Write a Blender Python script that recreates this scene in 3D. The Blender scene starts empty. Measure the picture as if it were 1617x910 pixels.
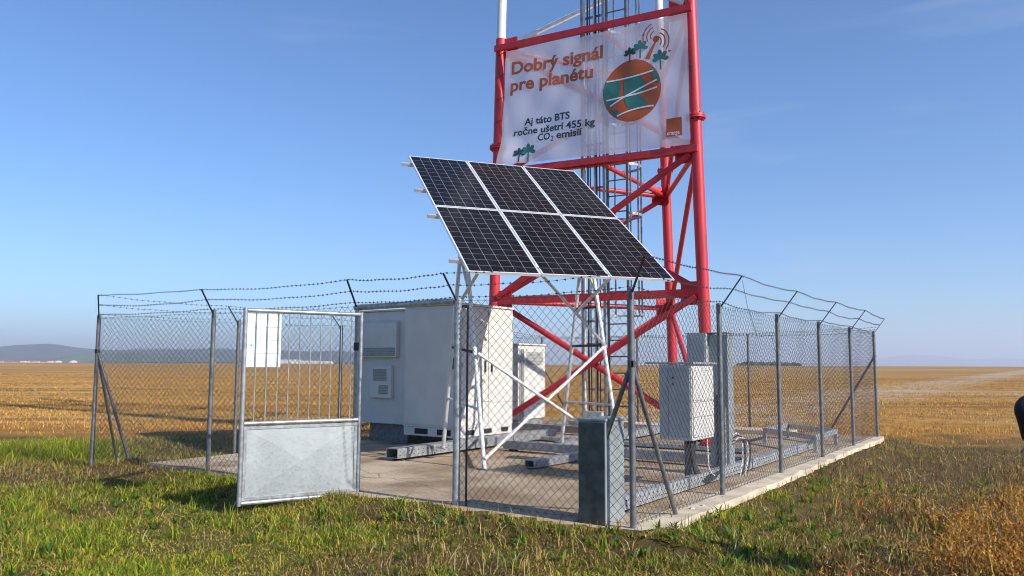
import bpy, bmesh, math, random
import numpy as np
from mathutils import Vector, Matrix
random.seed(7); rng = np.random.default_rng(7)
R = math.radians
scene = bpy.context.scene
COL = scene.collection

# ------------------------------------------------------------------ camera, sky, sun, exposure
EYE = 1.54
PITCH = math.atan((575.3-455)/1250.0)
cam_d = bpy.data.cameras.new('camera'); cam = bpy.data.objects.new('camera', cam_d); COL.objects.link(cam)
cam_d.sensor_width = 36.0; cam_d.lens = 36.0*1250/1617
cam_d.clip_start = .05; cam_d.clip_end = 60000
cam.matrix_world = Matrix.Translation((0, 0, EYE)) @ Matrix.Rotation(R(90)+PITCH, 4, 'X') @ Matrix.Rotation(R(.25), 4, 'Z')
scene.camera = cam
SUN_AZ, SUN_EL = R(-36), R(31.5)          # azimuth counted from +X
sun_vec = Vector((math.cos(SUN_EL)*math.cos(SUN_AZ), math.cos(SUN_EL)*math.sin(SUN_AZ), math.sin(SUN_EL)))
sd = bpy.data.lights.new('sun', 'SUN'); sd.energy = 5.0; sd.angle = R(.53); sd.color = (1, .94, .85)
so = bpy.data.objects.new('sun', sd); COL.objects.link(so); so.rotation_euler = sun_vec.to_track_quat('Z', 'Y').to_euler()
so.location = (20, -15, 30)
W = bpy.data.worlds.new('World'); scene.world = W; W.use_nodes = True
nt = W.node_tree; nt.nodes.clear()
sky = nt.nodes.new('ShaderNodeTexSky'); sky.sky_type = 'NISHITA'; sky.sun_disc = False
sky.sun_elevation = SUN_EL; sky.sun_rotation = math.pi/2 - SUN_AZ
sky.altitude = 120; sky.air_density = 1.0; sky.dust_density = .25; sky.ozone_density = 3.0
tc = nt.nodes.new('ShaderNodeTexCoord'); mp = nt.nodes.new('ShaderNodeMapping'); mp.inputs['Scale'].default_value = (2.2, 2.2, 14)
mp.inputs['Rotation'].default_value = (.25, .1, 0)
nz = nt.nodes.new('ShaderNodeTexNoise'); nz.inputs['Scale'].default_value = 1.6; nz.inputs['Detail'].default_value = 9; nz.inputs['Distortion'].default_value = .6
rp = nt.nodes.new('ShaderNodeValToRGB'); rp.color_ramp.elements[0].position = .62; rp.color_ramp.elements[1].position = .95
rp.color_ramp.elements[1].color = (.18, .18, .18, 1)
mx = nt.nodes.new('ShaderNodeMixRGB'); mx.inputs['Color2'].default_value = (6.5, 7.2, 8.2, 1)   # thin cirrus
bg = nt.nodes.new('ShaderNodeBackground'); bg.inputs['Strength'].default_value = .103
wo = nt.nodes.new('ShaderNodeOutputWorld')
L = nt.links.new
L(tc.outputs['Generated'], mp.inputs['Vector']); L(mp.outputs['Vector'], nz.inputs['Vector']); L(nz.outputs['Fac'], rp.inputs['Fac'])
L(rp.outputs['Color'], mx.inputs['Fac']); hsv = nt.nodes.new('ShaderNodeMixRGB'); hsv.blend_type = 'MULTIPLY'; hsv.inputs[0].default_value = 1; hsv.inputs[2].default_value = (.76, 1.04, 1.36, 1); L(sky.outputs['Color'], hsv.inputs[1]); L(hsv.outputs['Color'], mx.inputs['Color1']); L(mx.outputs['Color'], bg.inputs['Color']); L(bg.outputs['Background'], wo.inputs['Surface'])
vs = scene.view_settings; vs.view_transform = 'Standard'; vs.look = 'None'; vs.gamma = 1; vs.exposure = 0.28; vs.use_curve_mapping = False
scene.render.engine = 'CYCLES'
try:
    scene.cycles.use_denoising = True; scene.cycles.denoiser = 'OPENIMAGEDENOISE'
    scene.cycles.filter_width = 1.05; scene.cycles.max_bounces = 8; scene.cycles.transparent_max_bounces = 16; scene.cycles.volume_bounces = 1
except Exception: pass

# ------------------------------------------------------------------ helpers
P0 = Vector((1.154, 7.654, 0)); SV = Vector((.571, .821, 0)).normalized(); LV = Vector((-.821, .571, 0)).normalized(); ZV = Vector((0, 0, 1))
def Lp(u, v, z=0): return P0 + SV*u + LV*v + ZV*z            # compound coordinates: u along the right fence, v along the front fence
def loc_uv(x, y):
    dx, dy = x-P0.x, y-P0.y
    return dx*SV.x+dy*SV.y, dx*LV.x+dy*LV.y
CR = (cam.matrix_world.to_3x3() @ Vector((1,0,0))); CU = cam.matrix_world.to_3x3() @ Vector((0,1,0)); CF = cam.matrix_world.to_3x3() @ Vector((0,0,-1))
def ray(x, y): return CR*((x-808.5)/1250)-CU*((y-455)/1250)+CF
def at(x, y, Y):                                             # point of a photo pixel at distance Y
    d = ray(x, y); return Vector((0, 0, EYE))+d*(Y/d.y)
def gnd(x, y, z=0):
    d = ray(x, y); return Vector((0, 0, EYE))+d*((z-EYE)/d.z)

class MB:
    def __init__(s): s.v = []; s.f = []
    def add(s, vs, fs):
        o = len(s.v); s.v += [Vector(p) for p in vs]; s.f += [tuple(i+o for i in f) for f in fs]; return s
    def hexa(s, b, t):                                        # two quads of corners
        return s.add(list(b)+list(t), [(3,2,1,0),(4,5,6,7),(0,1,5,4),(1,2,6,5),(2,3,7,6),(3,0,4,7)])
    def box(s, c, ex, ey, ez):                                # centre and half vectors
        c = Vector(c); q = [c-ex-ey, c+ex-ey, c+ex+ey, c-ex+ey]
        return s.hexa([p-ez for p in q], [p+ez for p in q])
    def lbox(s, u0, u1, v0, v1, z0, z1):                      # box in compound coordinates
        return s.hexa([Lp(u0,v0,z0),Lp(u1,v0,z0),Lp(u1,v1,z0),Lp(u0,v1,z0)], [Lp(u0,v0,z1),Lp(u1,v0,z1),Lp(u1,v1,z1),Lp(u0,v1,z1)])
    def tube(s, pts, r, n=8, cap=True):
        pts = [Vector(p) for p in pts]; m = len(pts); rs = r if isinstance(r, (list, tuple)) else [r]*m
        t0 = (pts[1]-pts[0]).normalized(); a = t0.orthogonal().normalized()
        vs = []
        for i, p in enumerate(pts):
            t = (pts[min(i+1,m-1)]-pts[max(i-1,0)]).normalized()
            a = (a-t*a.dot(t)).normalized(); b = t.cross(a)
            for k in range(n):
                w = 2*math.pi*k/n; vs.append(p+(a*math.cos(w)+b*math.sin(w))*rs[i])
        fs = [(i*n+k, i*n+(k+1)%n, (i+1)*n+(k+1)%n, (i+1)*n+k) for i in range(m-1) for k in range(n)]
        if cap: fs += [tuple(range(n-1,-1,-1)), tuple(range((m-1)*n, m*n))]
        return s.add(vs, fs)
    def bar(s, p, q, w, h, up=ZV):                            # rectangular section
        p, q = Vector(p), Vector(q); t = (q-p).normalized(); a = t.cross(up)
        if a.length < 1e-4: a = t.cross(Vector((1,0,0)))
        a.normalize(); b = a.cross(t)
        return s.box((p+q)/2, t*((q-p).length/2), a*(w/2), b*(h/2))
    def angle(s, p, q, w, t, up=ZV):                          # L section
        p, q = Vector(p), Vector(q); d = (q-p).normalized(); a = d.cross(up)
        if a.length < 1e-4: a = d.cross(Vector((1,0,0)))
        a.normalize(); b = a.cross(d)
        s.bar(p+b*(w/2), q+b*(w/2), t, w, up); s.bar(p+a*(w/2+t/2+.001), q+a*(w/2+t/2+.001), w, t, up); return s
def obj(name, mb, m, parent=None, org=None, smooth=False, bevel=0, uv=None):
    o_ = Vector(org) if org is not None else (Vector(parent['_o']) if parent else Vector((0,0,0)))
    me = bpy.data.meshes.new(name); me.from_pydata([tuple(p-o_) for p in mb.v], [], mb.f); me.update()
    if uv is not None:
        ul = me.uv_layers.new(name='UVMap')
        for lp in me.loops: ul.data[lp.index].uv = uv[lp.vertex_index]
    me.materials.append(m)
    if smooth: me.polygons.foreach_set('use_smooth', [True]*len(me.polygons))
    o = bpy.data.objects.new(name, me); COL.objects.link(o); o['_o'] = list(o_)
    if parent: o.parent = parent
    else: o.location = o_
    if smooth:
        b = o.modifiers.new('edge', 'EDGE_SPLIT'); b.split_angle = R(40)
    if bevel:
        b = o.modifiers.new('bevel', 'BEVEL'); b.width = bevel; b.segments = 2; b.limit_method = 'ANGLE'
    return o
def tag(o, label=None, cat=None, group=None, kind=None):
    if label: o['label'] = label
    if cat: o['category'] = cat
    if group: o['group'] = group
    if kind: o['kind'] = kind
    return o
def thing(name, label, cat, org, group=None):
    o = bpy.data.objects.new(name, None); COL.objects.link(o); o.location = org; o['_o'] = list(Vector(org)); o.empty_display_size = .2
    return tag(o, label, cat, group)

# ------------------------------------------------------------------ materials
def mat(name, col, rough=.6, metal=0, var=.12, scale=6, bump=0, bscale=40, col2=None, spec=.5, detail=6, c2pos=(.4,.65), stretch=None):
    m = bpy.data.materials.new(name); m.use_nodes = True; n = m.node_tree; b = n.nodes['Principled BSDF']
    b.inputs['Roughness'].default_value = rough; b.inputs['Metallic'].default_value = metal; b.inputs['Specular IOR Level'].default_value = spec
    t = n.nodes.new('ShaderNodeTexCoord'); src = t.outputs['Object']
    if stretch:
        mm = n.nodes.new('ShaderNodeMapping'); mm.inputs['Scale'].default_value = stretch; n.links.new(src, mm.inputs['Vector']); src = mm.outputs['Vector']
    z = n.nodes.new('ShaderNodeTexNoise'); z.inputs['Scale'].default_value = scale; z.inputs['Detail'].default_value = detail
    n.links.new(src, z.inputs['Vector'])
    r = n.nodes.new('ShaderNodeValToRGB'); e = r.color_ramp.elements
    c2 = col2 or tuple(c*(1-var) for c in col); c1 = col if col2 else tuple(min(1, c*(1+var)) for c in col)
    e[0].position, e[1].position = c2pos; e[0].color = (*c2, 1); e[1].color = (*c1, 1)
    n.links.new(z.outputs['Fac'], r.inputs['Fac']); n.links.new(r.outputs['Color'], b.inputs['Base Color'])
    if bump:
        z2 = n.nodes.new('ShaderNodeTexNoise'); z2.inputs['Scale'].default_value = bscale; z2.inputs['Detail'].default_value = 5
        n.links.new(src, z2.inputs['Vector'])
        bp = n.nodes.new('ShaderNodeBump'); bp.inputs['Strength'].default_value = bump; bp.inputs['Distance'].default_value = .01
        n.links.new(z2.outputs['Fac'], bp.inputs['Height']); n.links.new(bp.outputs['Normal'], b.inputs['Normal'])
    return m
def galv(name, col, rough=.45, scale=14, var=.2):
    m = mat(name, col, rough, .55, var, scale, .08, 60); n = m.node_tree; b = n.nodes['Principled BSDF']
    t = n.nodes.new('ShaderNodeTexCoord'); v = n.nodes.new('ShaderNodeTexVoronoi'); v.inputs['Scale'].default_value = 45
    n.links.new(t.outputs['Object'], v.inputs['Vector'])
    r = n.nodes.new('ShaderNodeMapRange'); r.inputs['To Min'].default_value = rough-.12; r.inputs['To Max'].default_value = rough+.18
    n.links.new(v.outputs['Color'], r.inputs['Value']); n.links.new(r.outputs['Result'], b.inputs['Roughness'])
    return m
M = {}
M['galv'] = galv('galvanised_steel', (.38, .39, .395))
M['galv_light'] = galv('bright_galvanised_steel', (.47, .485, .49), .5)
M['post'] = galv('weathered_post_steel', (.19, .19, .195), .55)
M['wire'] = mat('mesh_wire', (.06, .06, .062), .6, .2)
M['sheet'] = galv('spangled_sheet', (.42, .445, .45), .5, 3, .07)
M['dark_steel'] = mat('dark_steel', (.035, .04, .05), .5, .3)
M['red'] = mat('red_mast_paint', (.66, .024, .04), .45, 0, .14, 2.2, .12, 45, col2=(.46, .03, .035), c2pos=(.36, .6), detail=10, stretch=(5, 5, .8))
M['white_paint'] = mat('white_mast_paint', (.78, .78, .76), .4, 0, .06, 4, .05, 40, col2=(.60, .58, .53), c2pos=(.3, .5), detail=9)
M['cab'] = mat('cabinet_paint', (.63, .605, .56), .45, 0, .04, 2.5, .03, 25)
M['cab_grey'] = mat('grey_cabinet_paint', (.42, .435, .43), .5, 0, .07, 4, .05, 30)
M['cab_door'] = mat('dark_green_door', (.058, .07, .064), .5, 0, .3, 9, .05, 30)  # covers the ground cabinet's front, much darker than its body
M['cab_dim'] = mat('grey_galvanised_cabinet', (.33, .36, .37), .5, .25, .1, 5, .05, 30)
M['grille'] = mat('grille_grey', (.30, .30, .28), .7)
M['dark'] = mat('dark_opening', (.02, .02, .022), .8)
M['frame'] = mat('aluminium_frame', (.80, .81, .82), .35, .3, .04)
M['alu'] = mat('aluminium_tube', (.66, .675, .69), .38, .55, .1, 8)
M['cable'] = mat('black_cable', (.03, .03, .033), .45)
M['cable_white'] = mat('white_cable', (.7, .7, .66), .5)
M['paper'] = mat('white_notice', (.83, .84, .84), .6, 0, .02)
M['teal'] = mat('teal_print', (.10, .50, .55), .6, 0, .03)
M['orange_print'] = mat('orange_print', (.52, .105, .03), .6, 0, .04)
M['green_print'] = mat('green_print', (.04, .19, .165), .6, 0, .1)
M['dark_print'] = mat('dark_print', (.012, .045, .05), .6, 0, .05)
M['white_print'] = mat('white_print', (.8, .8, .8), .6, 0, .02)
M['roof_tile'] = mat('tiled_roof', (.36, .10, .05), .8)
M['wall_white'] = mat('white_render', (.75, .73, .68), .8)
M['jacket'] = mat('black_jacket', (.008, .008, .01), .8, 0, .3, 20, .2, 60)
M['trousers'] = mat('dark_trousers', (.02, .022, .03), .8)
M['skin'] = mat('skin', (.55, .33, .24), .55)
M['hair'] = mat('dark_hair', (.03, .02, .012), .6)
M['sole'] = mat('black_shoe', (.01, .01, .01), .5)
# concrete slab with stains
def concrete():
    m = mat('stained_concrete', (.55, .43, .285), .9, 0, .1, .8, .25, 35, col2=(.30, .20, .11), c2pos=(.40, .62), detail=8)
    n = m.node_tree; b = n.nodes['Principled BSDF']; src = b.inputs['Base Color'].links[0].from_socket
    t = n.nodes.new('ShaderNodeTexCoord'); z = n.nodes.new('ShaderNodeTexNoise'); z.inputs['Scale'].default_value = 22; z.inputs['Detail'].default_value = 8
    n.links.new(t.outputs['Object'], z.inputs['Vector'])
    r = n.nodes.new('ShaderNodeMapRange'); r.inputs['From Min'].default_value = .3; r.inputs['From Max'].default_value = .7; r.inputs['To Min'].default_value = .78; r.inputs['To Max'].default_value = 1.12
    n.links.new(z.outputs['Fac'], r.inputs['Value'])
    mul = n.nodes.new('ShaderNodeVectorMath'); mul.operation = 'SCALE'
    vo = n.nodes.new('ShaderNodeTexVoronoi'); vo.feature = 'DISTANCE_TO_EDGE'; vo.inputs['Scale'].default_value = .42
    dz = n.nodes.new('ShaderNodeTexNoise'); dz.inputs['Scale'].default_value = 1.6; dz.inputs['Detail'].default_value = 6; n.links.new(t.outputs['Object'], dz.inputs['Vector'])
    ad = n.nodes.new('ShaderNodeMixRGB'); ad.blend_type = 'ADD'; ad.inputs[0].default_value = .35; n.links.new(t.outputs['Object'], ad.inputs[1]); n.links.new(dz.outputs['Color'], ad.inputs[2]); n.links.new(ad.outputs[0], vo.inputs['Vector'])
    ck = n.nodes.new('ShaderNodeMapRange'); ck.inputs['From Max'].default_value = .006; ck.inputs['To Min'].default_value = .45; n.links.new(vo.outputs['Distance'], ck.inputs['Value'])
    m3 = n.nodes.new('ShaderNodeMath'); m3.operation = 'MULTIPLY'; n.links.new(r.outputs['Result'], m3.inputs[0]); n.links.new(ck.outputs['Result'], m3.inputs[1])
    n.links.new(src, mul.inputs[0]); n.links.new(m3.outputs[0], mul.inputs['Scale']); n.links.new(mul.outputs[0], b.inputs['Base Color'])
    return m
M['concrete'] = concrete()
M['kerb'] = mat('pale_concrete_edge', (.60, .50, .36), .9, 0, .16, 3, .3, 30)
# solar cells: lines between cells from the panel's own uv
def solar_mat():
    m = bpy.data.materials.new('solar_cells'); m.use_nodes = True; n = m.node_tree; b = n.nodes['Principled BSDF']
    b.inputs['Roughness'].default_value = .2; b.inputs['Specular IOR Level'].default_value = .22
    uv = n.nodes.new('ShaderNodeUVMap'); sp = n.nodes.new('ShaderNodeSeparateXYZ'); n.links.new(uv.outputs['UV'], sp.inputs[0])
    outs = []
    for ax, cnt, w in (('X', 6, .021), ('Y', 12, .017)):
        a = n.nodes.new('ShaderNodeMath'); a.operation = 'MULTIPLY'; a.inputs[1].default_value = cnt; n.links.new(sp.outputs[ax], a.inputs[0])
        f = n.nodes.new('ShaderNodeMath'); f.operation = 'FRACT'; n.links.new(a.outputs[0], f.inputs[0])
        s_ = n.nodes.new('ShaderNodeMath'); s_.operation = 'SUBTRACT'; s_.inputs[1].default_value = .5; n.links.new(f.outputs[0], s_.inputs[0])
        ab = n.nodes.new('ShaderNodeMath'); ab.operation = 'ABSOLUTE'; n.links.new(s_.outputs[0], ab.inputs[0])
        g = n.nodes.new('ShaderNodeMath'); g.operation = 'GREATER_THAN'; g.inputs[1].default_value = .5-w; n.links.new(ab.outputs[0], g.inputs[0]); outs.append((g, ab))
    mxm = n.nodes.new('ShaderNodeMath'); mxm.operation = 'MAXIMUM'; n.links.new(outs[0][0].outputs[0], mxm.inputs[0]); n.links.new(outs[1][0].outputs[0], mxm.inputs[1])
    # clipped cell corners
    ad = n.nodes.new('ShaderNodeMath'); ad.operation = 'ADD'; n.links.new(outs[0][1].outputs[0], ad.inputs[0]); n.links.new(outs[1][1].outputs[0], ad.inputs[1])
    g = n.nodes.new('ShaderNodeMath'); g.operation = 'GREATER_THAN'; g.inputs[1].default_value = .93; n.links.new(ad.outputs[0], g.inputs[0])
    m2 = n.nodes.new('ShaderNodeMath'); m2.operation = 'MAXIMUM'; n.links.new(mxm.outputs[0], m2.inputs[0]); n.links.new(g.outputs[0], m2.inputs[1])
    # tone differs a little from cell to cell
    vo = n.nodes.new('ShaderNodeTexWhiteNoise'); vo.noise_dimensions = '2D'
    sc = n.nodes.new('ShaderNodeVectorMath'); sc.operation = 'MULTIPLY'; sc.inputs[1].default_value = (6, 12, 1); n.links.new(uv.outputs['UV'], sc.inputs[0])
    fl = n.nodes.new('ShaderNodeVectorMath'); fl.operation = 'FLOOR'; n.links.new(sc.outputs[0], fl.inputs[0]); n.links.new(fl.outputs[0], vo.inputs['Vector'])
    cr = n.nodes.new('ShaderNodeMixRGB'); cr.inputs['Color1'].default_value = (.0045, .004, .005, 1); cr.inputs['Color2'].default_value = (.009, .0075, .009, 1); n.links.new(vo.outputs['Value'], cr.inputs['Fac'])
    mc = n.nodes.new('ShaderNodeMixRGB'); mc.inputs['Color2'].default_value = (.21, .21, .225, 1)
    n.links.new(m2.outputs[0], mc.inputs['Fac']); n.links.new(cr.outputs['Color'], mc.inputs['Color1']); n.links.new(mc.outputs['Color'], b.inputs['Base Color'])
    return m
M['solar'] = solar_mat()
def banner_mat():
    m = bpy.data.materials.new('mesh_banner_fabric'); m.use_nodes = True; n = m.node_tree; b = n.nodes['Principled BSDF']
    b.inputs['Base Color'].default_value = (.90, .87, .92, 1); b.inputs['Roughness'].default_value = .35
    t = n.nodes.new('ShaderNodeBsdfTranslucent'); t.inputs['Color'].default_value = (.90, .86, .93, 1)
    tr = n.nodes.new('ShaderNodeBsdfTransparent'); tr.inputs['Color'].default_value = (1, 1, 1, 1)
    a = n.nodes.new('ShaderNodeMixShader'); a.inputs[0].default_value = .5; c = n.nodes.new('ShaderNodeMixShader'); c.inputs[0].default_value = .19
    n.links.new(b.outputs[0], a.inputs[1]); n.links.new(t.outputs[0], a.inputs[2]); n.links.new(a.outputs[0], c.inputs[1]); n.links.new(tr.outputs[0], c.inputs[2])
    n.links.new(c.outputs[0], n.nodes['Material Output'].inputs['Surface']); return m
M['banner'] = banner_mat()
def blade_mat(name, trans=.35):
    m = bpy.data.materials.new(name); m.use_nodes = True; n = m.node_tree; b = n.nodes['Principled BSDF']; b.inputs['Roughness'].default_value = .65
    b.inputs['Specular IOR Level'].default_value = .25
    a = n.nodes.new('ShaderNodeAttribute'); a.attribute_name = 'tint'; n.links.new(a.outputs['Color'], b.inputs['Base Color'])
    t = n.nodes.new('ShaderNodeBsdfTranslucent'); n.links.new(a.outputs['Color'], t.inputs['Color'])
    x = n.nodes.new('ShaderNodeMixShader'); x.inputs[0].default_value = trans
    n.links.new(b.outputs[0], x.inputs[1]); n.links.new(t.outputs[0], x.inputs[2]); n.links.new(x.outputs[0], n.nodes['Material Output'].inputs['Surface']); return m
M['blade'] = blade_mat('grass_blades'); M['straw'] = blade_mat('straw_stalks', .2)

# ------------------------------------------------------------------ smooth noise for terrain and vegetation
_tab = rng.random((256, 256))
def vnoise(x, y, s, seed=0):
    x = np.asarray(x)*s+seed*17.3; y = np.asarray(y)*s+seed*9.1
    xi = np.floor(x).astype(int); yi = np.floor(y).astype(int); fx = x-xi; fy = y-yi; fx = fx*fx*(3-2*fx); fy = fy*fy*(3-2*fy)
    g = lambda a, b: _tab[a % 256, b % 256]
    return (g(xi,yi)*(1-fx)+g(xi+1,yi)*fx)*(1-fy)+(g(xi,yi+1)*(1-fx)+g(xi+1,yi+1)*fx)*fy
def fbm(x, y, s, seed=0): return (vnoise(x,y,s,seed)+.5*vnoise(x,y,s*2.1,seed+3)+.25*vnoise(x,y,s*4.3,seed+5))/1.75
def uvn(x, y):
    dx, dy = x-P0.x, y-P0.y
    return dx*SV.x+dy*SV.y, dx*LV.x+dy*LV.y
PU0, PU1, PV0, PV1 = -.25, 12.1, -.24, 8.3
def pad_dist(x, y):
    u, v = uvn(x, y); a = np.maximum(np.maximum(PU0-u, u-PU1), np.maximum(PV0-v, v-PV1)); return a
def gz(x, y):
    x = np.asarray(x, float); y = np.asarray(y, float); u, v = uvn(x, y); d = pad_dist(x, y)
    r = np.hypot(x, y)
    h = -.13+.07*(fbm(x, y, .55, 1)-.5)+.05*(fbm(x, y, 1.9, 2)-.5)
    front = np.exp(-(np.clip(-.25-u, 0, 9)/.55)**2)*(u < .1)*np.clip((v+.5)/.5, .55, 1)*(v > -1.2)*(v < 8.6)      # turf banked against the front edge
    h = h+front*.145+np.exp(-((v+.45)/.4)**2)*(u > -.4)*(u < 13)*(v < 0)*.095
    left = np.exp(-((v-8.6)/.8)**2)*(u > -1)*(u < 12)*(v > 8.2); h = h+left*.05
    far = -.12+1.42*np.clip((r-60)/620, 0, 1)**1.2*(1-np.clip((r-680)/1800, 0, 1)**1.5)-3.0*np.clip((r-680)/1800, 0, 1)
    h = np.where(r > 60, far, h)
    return np.where(d < -.12, -.16, h)
def zone(x, y):
    """0 green turf .. 1 dry; returns green, brown and field weights"""
    u, v = uvn(x, y); n1 = fbm(x, y, .35, 11); n2 = fbm(x, y, .9, 12)
    n0 = fbm(x, y, .22, 14); fld = np.clip((y-(17.4+5*(n1-.5)+3*(n2-.5)+np.where(x > 6, -.8, 0)))/(2.2+2*n0), 0, 1)
    right = np.clip((x-.6-.2*(y-5))/3.4+1.2*(n2-.5), 0, .92)
    beh = np.clip((v-8.2)/.8, 0, 1)*np.clip((u+.9)/1.2, 0, 1)*(u < 13)*np.clip((x+7.0)/.7, 0, 1); near_lc = np.exp(-((x+5.6)**2+((y-11.7)*1.3)**2)/1.6)
    right = np.maximum(right, np.clip(.95*beh*(.55+.6*n2)+.9*near_lc*(.5+.8*n2)+4*np.clip(fbm(x, y, .62, 19)-.58, 0, .3), 0, .95))
    return fld, right, n1, n2

# ------------------------------------------------------------------ ground
def axis(lo, hi, st, far, k=1.15):
    a = list(np.arange(lo, hi+1e-6, st)); s_ = st
    while a[-1] < far: s_ *= k; a.append(a[-1]+s_)
    s_ = st; b = []
    c = a[0]
    while c > -far: s_ *= k; c -= s_; b.append(c)
    return np.array(b[::-1]+a)
xs = axis(-14, 14, .16, 15000); ys = axis(2.5, 24, .16, 15000)
GX, GY = np.meshgrid(xs, ys); GZ = gz(GX, GY)
nx, ny = len(xs), len(ys)
idx = np.arange(nx*ny).reshape(ny, nx)
fa = np.stack([idx[:-1,:-1], idx[:-1,1:], idx[1:,1:], idx[1:,:-1]], -1).reshape(-1, 4)
def np_mesh(name, verts, faces, m, tint=None, smooth=True):
    me = bpy.data.meshes.new(name); nv, nf = len(verts), len(faces); k = faces.shape[1]
    me.vertices.add(nv); me.vertices.foreach_set('co', np.ascontiguousarray(verts, np.float32).ravel())
    me.loops.add(nf*k); me.loops.foreach_set('vertex_index', np.ascontiguousarray(faces, np.int32).ravel())
    me.polygons.add(nf); me.polygons.foreach_set('loop_start', np.arange(0, nf*k, k, dtype=np.int32)); me.polygons.foreach_set('loop_total', np.full(nf, k, np.int32))
    if smooth: me.polygons.foreach_set('use_smooth', np.ones(nf, bool))
    if tint is not None:
        a = me.attributes.new('tint', 'FLOAT_COLOR', 'POINT'); a.data.foreach_set('color', np.concatenate([tint, np.ones((nv,1))], 1).astype(np.float32).ravel())
    me.update(calc_edges=True); me.validate(); me.materials.append(m)
    o = bpy.data.objects.new(name, me); COL.objects.link(o); return o
def ground_tint(x, y):
    fld, right, n1, n2 = zone(x, y)
    soil = np.array([.16, .115, .045]); turf = np.array([.16, .14, .036]); dry = np.array([.17, .11, .05])
    c = turf[None]*(1-n2[:,None])+soil[None]*n2[:,None]
    c = c*(1-right[:,None])+(soil[None]*(1-n1[:,None])+dry[None]*n1[:,None])*right[:,None]
    return c, fld
gt, gf = ground_tint(GX.ravel(), GY.ravel()); gf = np.clip(gf*1.8, 0, 1)
def ground_mat():
    m = bpy.data.materials.new('field_ground'); m.use_nodes = True; n = m.node_tree; b = n.nodes['Principled BSDF']; b.inputs['Roughness'].default_value = .95; b.inputs['Specular IOR Level'].default_value = .1
    N = n.nodes.new; K = n.links.new
    t = N('ShaderNodeTexCoord'); at_ = N('ShaderNodeAttribute'); at_.attribute_name = 'tint'; af = N('ShaderNodeAttribute'); af.attribute_name = 'field'
    def noise(scale, sx=1, sy=1, rot=0, det=6, rough=.6):
        mp_ = N('ShaderNodeMapping'); mp_.inputs['Scale'].default_value = (sx, sy, 1); mp_.inputs['Rotation'].default_value = (0, 0, rot)
        z = N('ShaderNodeTexNoise'); z.inputs['Scale'].default_value = scale; z.inputs['Detail'].default_value = det; z.inputs['Roughness'].default_value = rough
        K(t.outputs['Object'], mp_.inputs['Vector']); K(mp_.outputs['Vector'], z.inputs['Vector']); return z.outputs['Fac']
    def ramp(fac, p0, p1, c0=(0,0,0,1), c1=(1,1,1,1)):
        r_ = N('ShaderNodeValToRGB'); r_.color_ramp.elements[0].position = p0; r_.color_ramp.elements[1].position = p1; r_.color_ramp.elements[0].color = c0; r_.color_ramp.elements[1].color = c1
        K(fac, r_.inputs['Fac']); return r_.outputs['Color']
    def mix(f, a, c):
        x = N('ShaderNodeMixRGB'); (K(f, x.inputs[0]) if not isinstance(f, float) else setattr(x.inputs[0], 'default_value', f))
        for i, q in ((1, a), (2, c)):
            if isinstance(q, tuple): x.inputs[i].default_value = q
            else: K(q, x.inputs[i])
        return x.outputs[0]
    # stubble: drill rows run along the right fence; broad bands where the straw lies thicker
    gold = mix(ramp(noise(.9, 1, 1, 0, 8, .7), .35, .66), (.34, .155, .035, 1), (.66, .355, .085, 1))
    gold = mix(ramp(noise(.16, .10, 1, -.10, 6), .47, .62), gold, (.25, .115, .04, 1))
    gold = mix(ramp(noise(.55, .05, 1, .06, 5), .52, .64), gold, (.62, .42, .17, 1))
    gold = mix(ramp(noise(.03, .2, 1, .05, 6), .53, .66), gold, (.62, .47, .27, 1))
    gold = mix(ramp(noise(.006, .3, 1, 0, 4), .45, .7), gold, (.50, .30, .115, 1))
    # pale straw swath beyond the right fence
    g = N('ShaderNodeVectorMath'); g.operation = 'DOT_PRODUCT'; g.inputs[1].default_value = (.818, -.575, 0); K(t.outputs['Object'], g.inputs[0])
    a_ = N('ShaderNodeMath'); a_.operation = 'ADD'; a_.inputs[1].default_value = 10.0; K(g.outputs['Value'], a_.inputs[0])
    ab = N('ShaderNodeMath'); ab.operation = 'ABSOLUTE'; K(a_.outputs[0], ab.inputs[0])
    mr = N('ShaderNodeMapRange'); mr.inputs['From Min'].default_value = 1.6; mr.inputs['From Max'].default_value = 4.2; mr.inputs['To Min'].default_value = 1; mr.inputs['To Max'].default_value = 0; K(ab.outputs[0], mr.inputs['Value'])
    ml = N('ShaderNodeMath'); ml.operation = 'MULTIPLY'; K(mr.outputs[0], ml.inputs[0]); K(ramp(noise(1.3, 1, 1, 0, 8, .75), .42, .56), ml.inputs[1])
    gold = mix(ml.outputs[0], gold, (.60, .50, .38, 1))
    gold = mix(ramp(noise(5, 1, 1, 0, 6, .8), .40, .62), mix(.32, gold, (.09, .05, .02, 1)), gold)
    near = mix(ramp(noise(7, 1, 1, 0, 8, .75), .38, .62), mix(.45, at_.outputs['Color'], (.03, .02, .01, 1)), at_.outputs['Color'])
    K(mix(af.outputs['Fac'], near, gold), b.inputs['Base Color'])
    bp = N('ShaderNodeBump'); bp.inputs['Strength'].default_value = .8; bp.inputs['Distance'].default_value = .05; K(noise(9, 1, 1, 0, 8, .8), bp.inputs['Height']); K(bp.outputs[0], b.inputs['Normal'])
    return m
M['ground'] = ground_mat()
ground = np_mesh('ground', np.stack([GX.ravel(), GY.ravel(), GZ.ravel()], 1), fa, M['ground'], gt)
fattr = ground.data.attributes.new('field', 'FLOAT', 'POINT'); fattr.data.foreach_set('value', gf.astype(np.float32))
tag(ground, kind='structure', label='stubble field and rough turf around the fenced compound')

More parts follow.
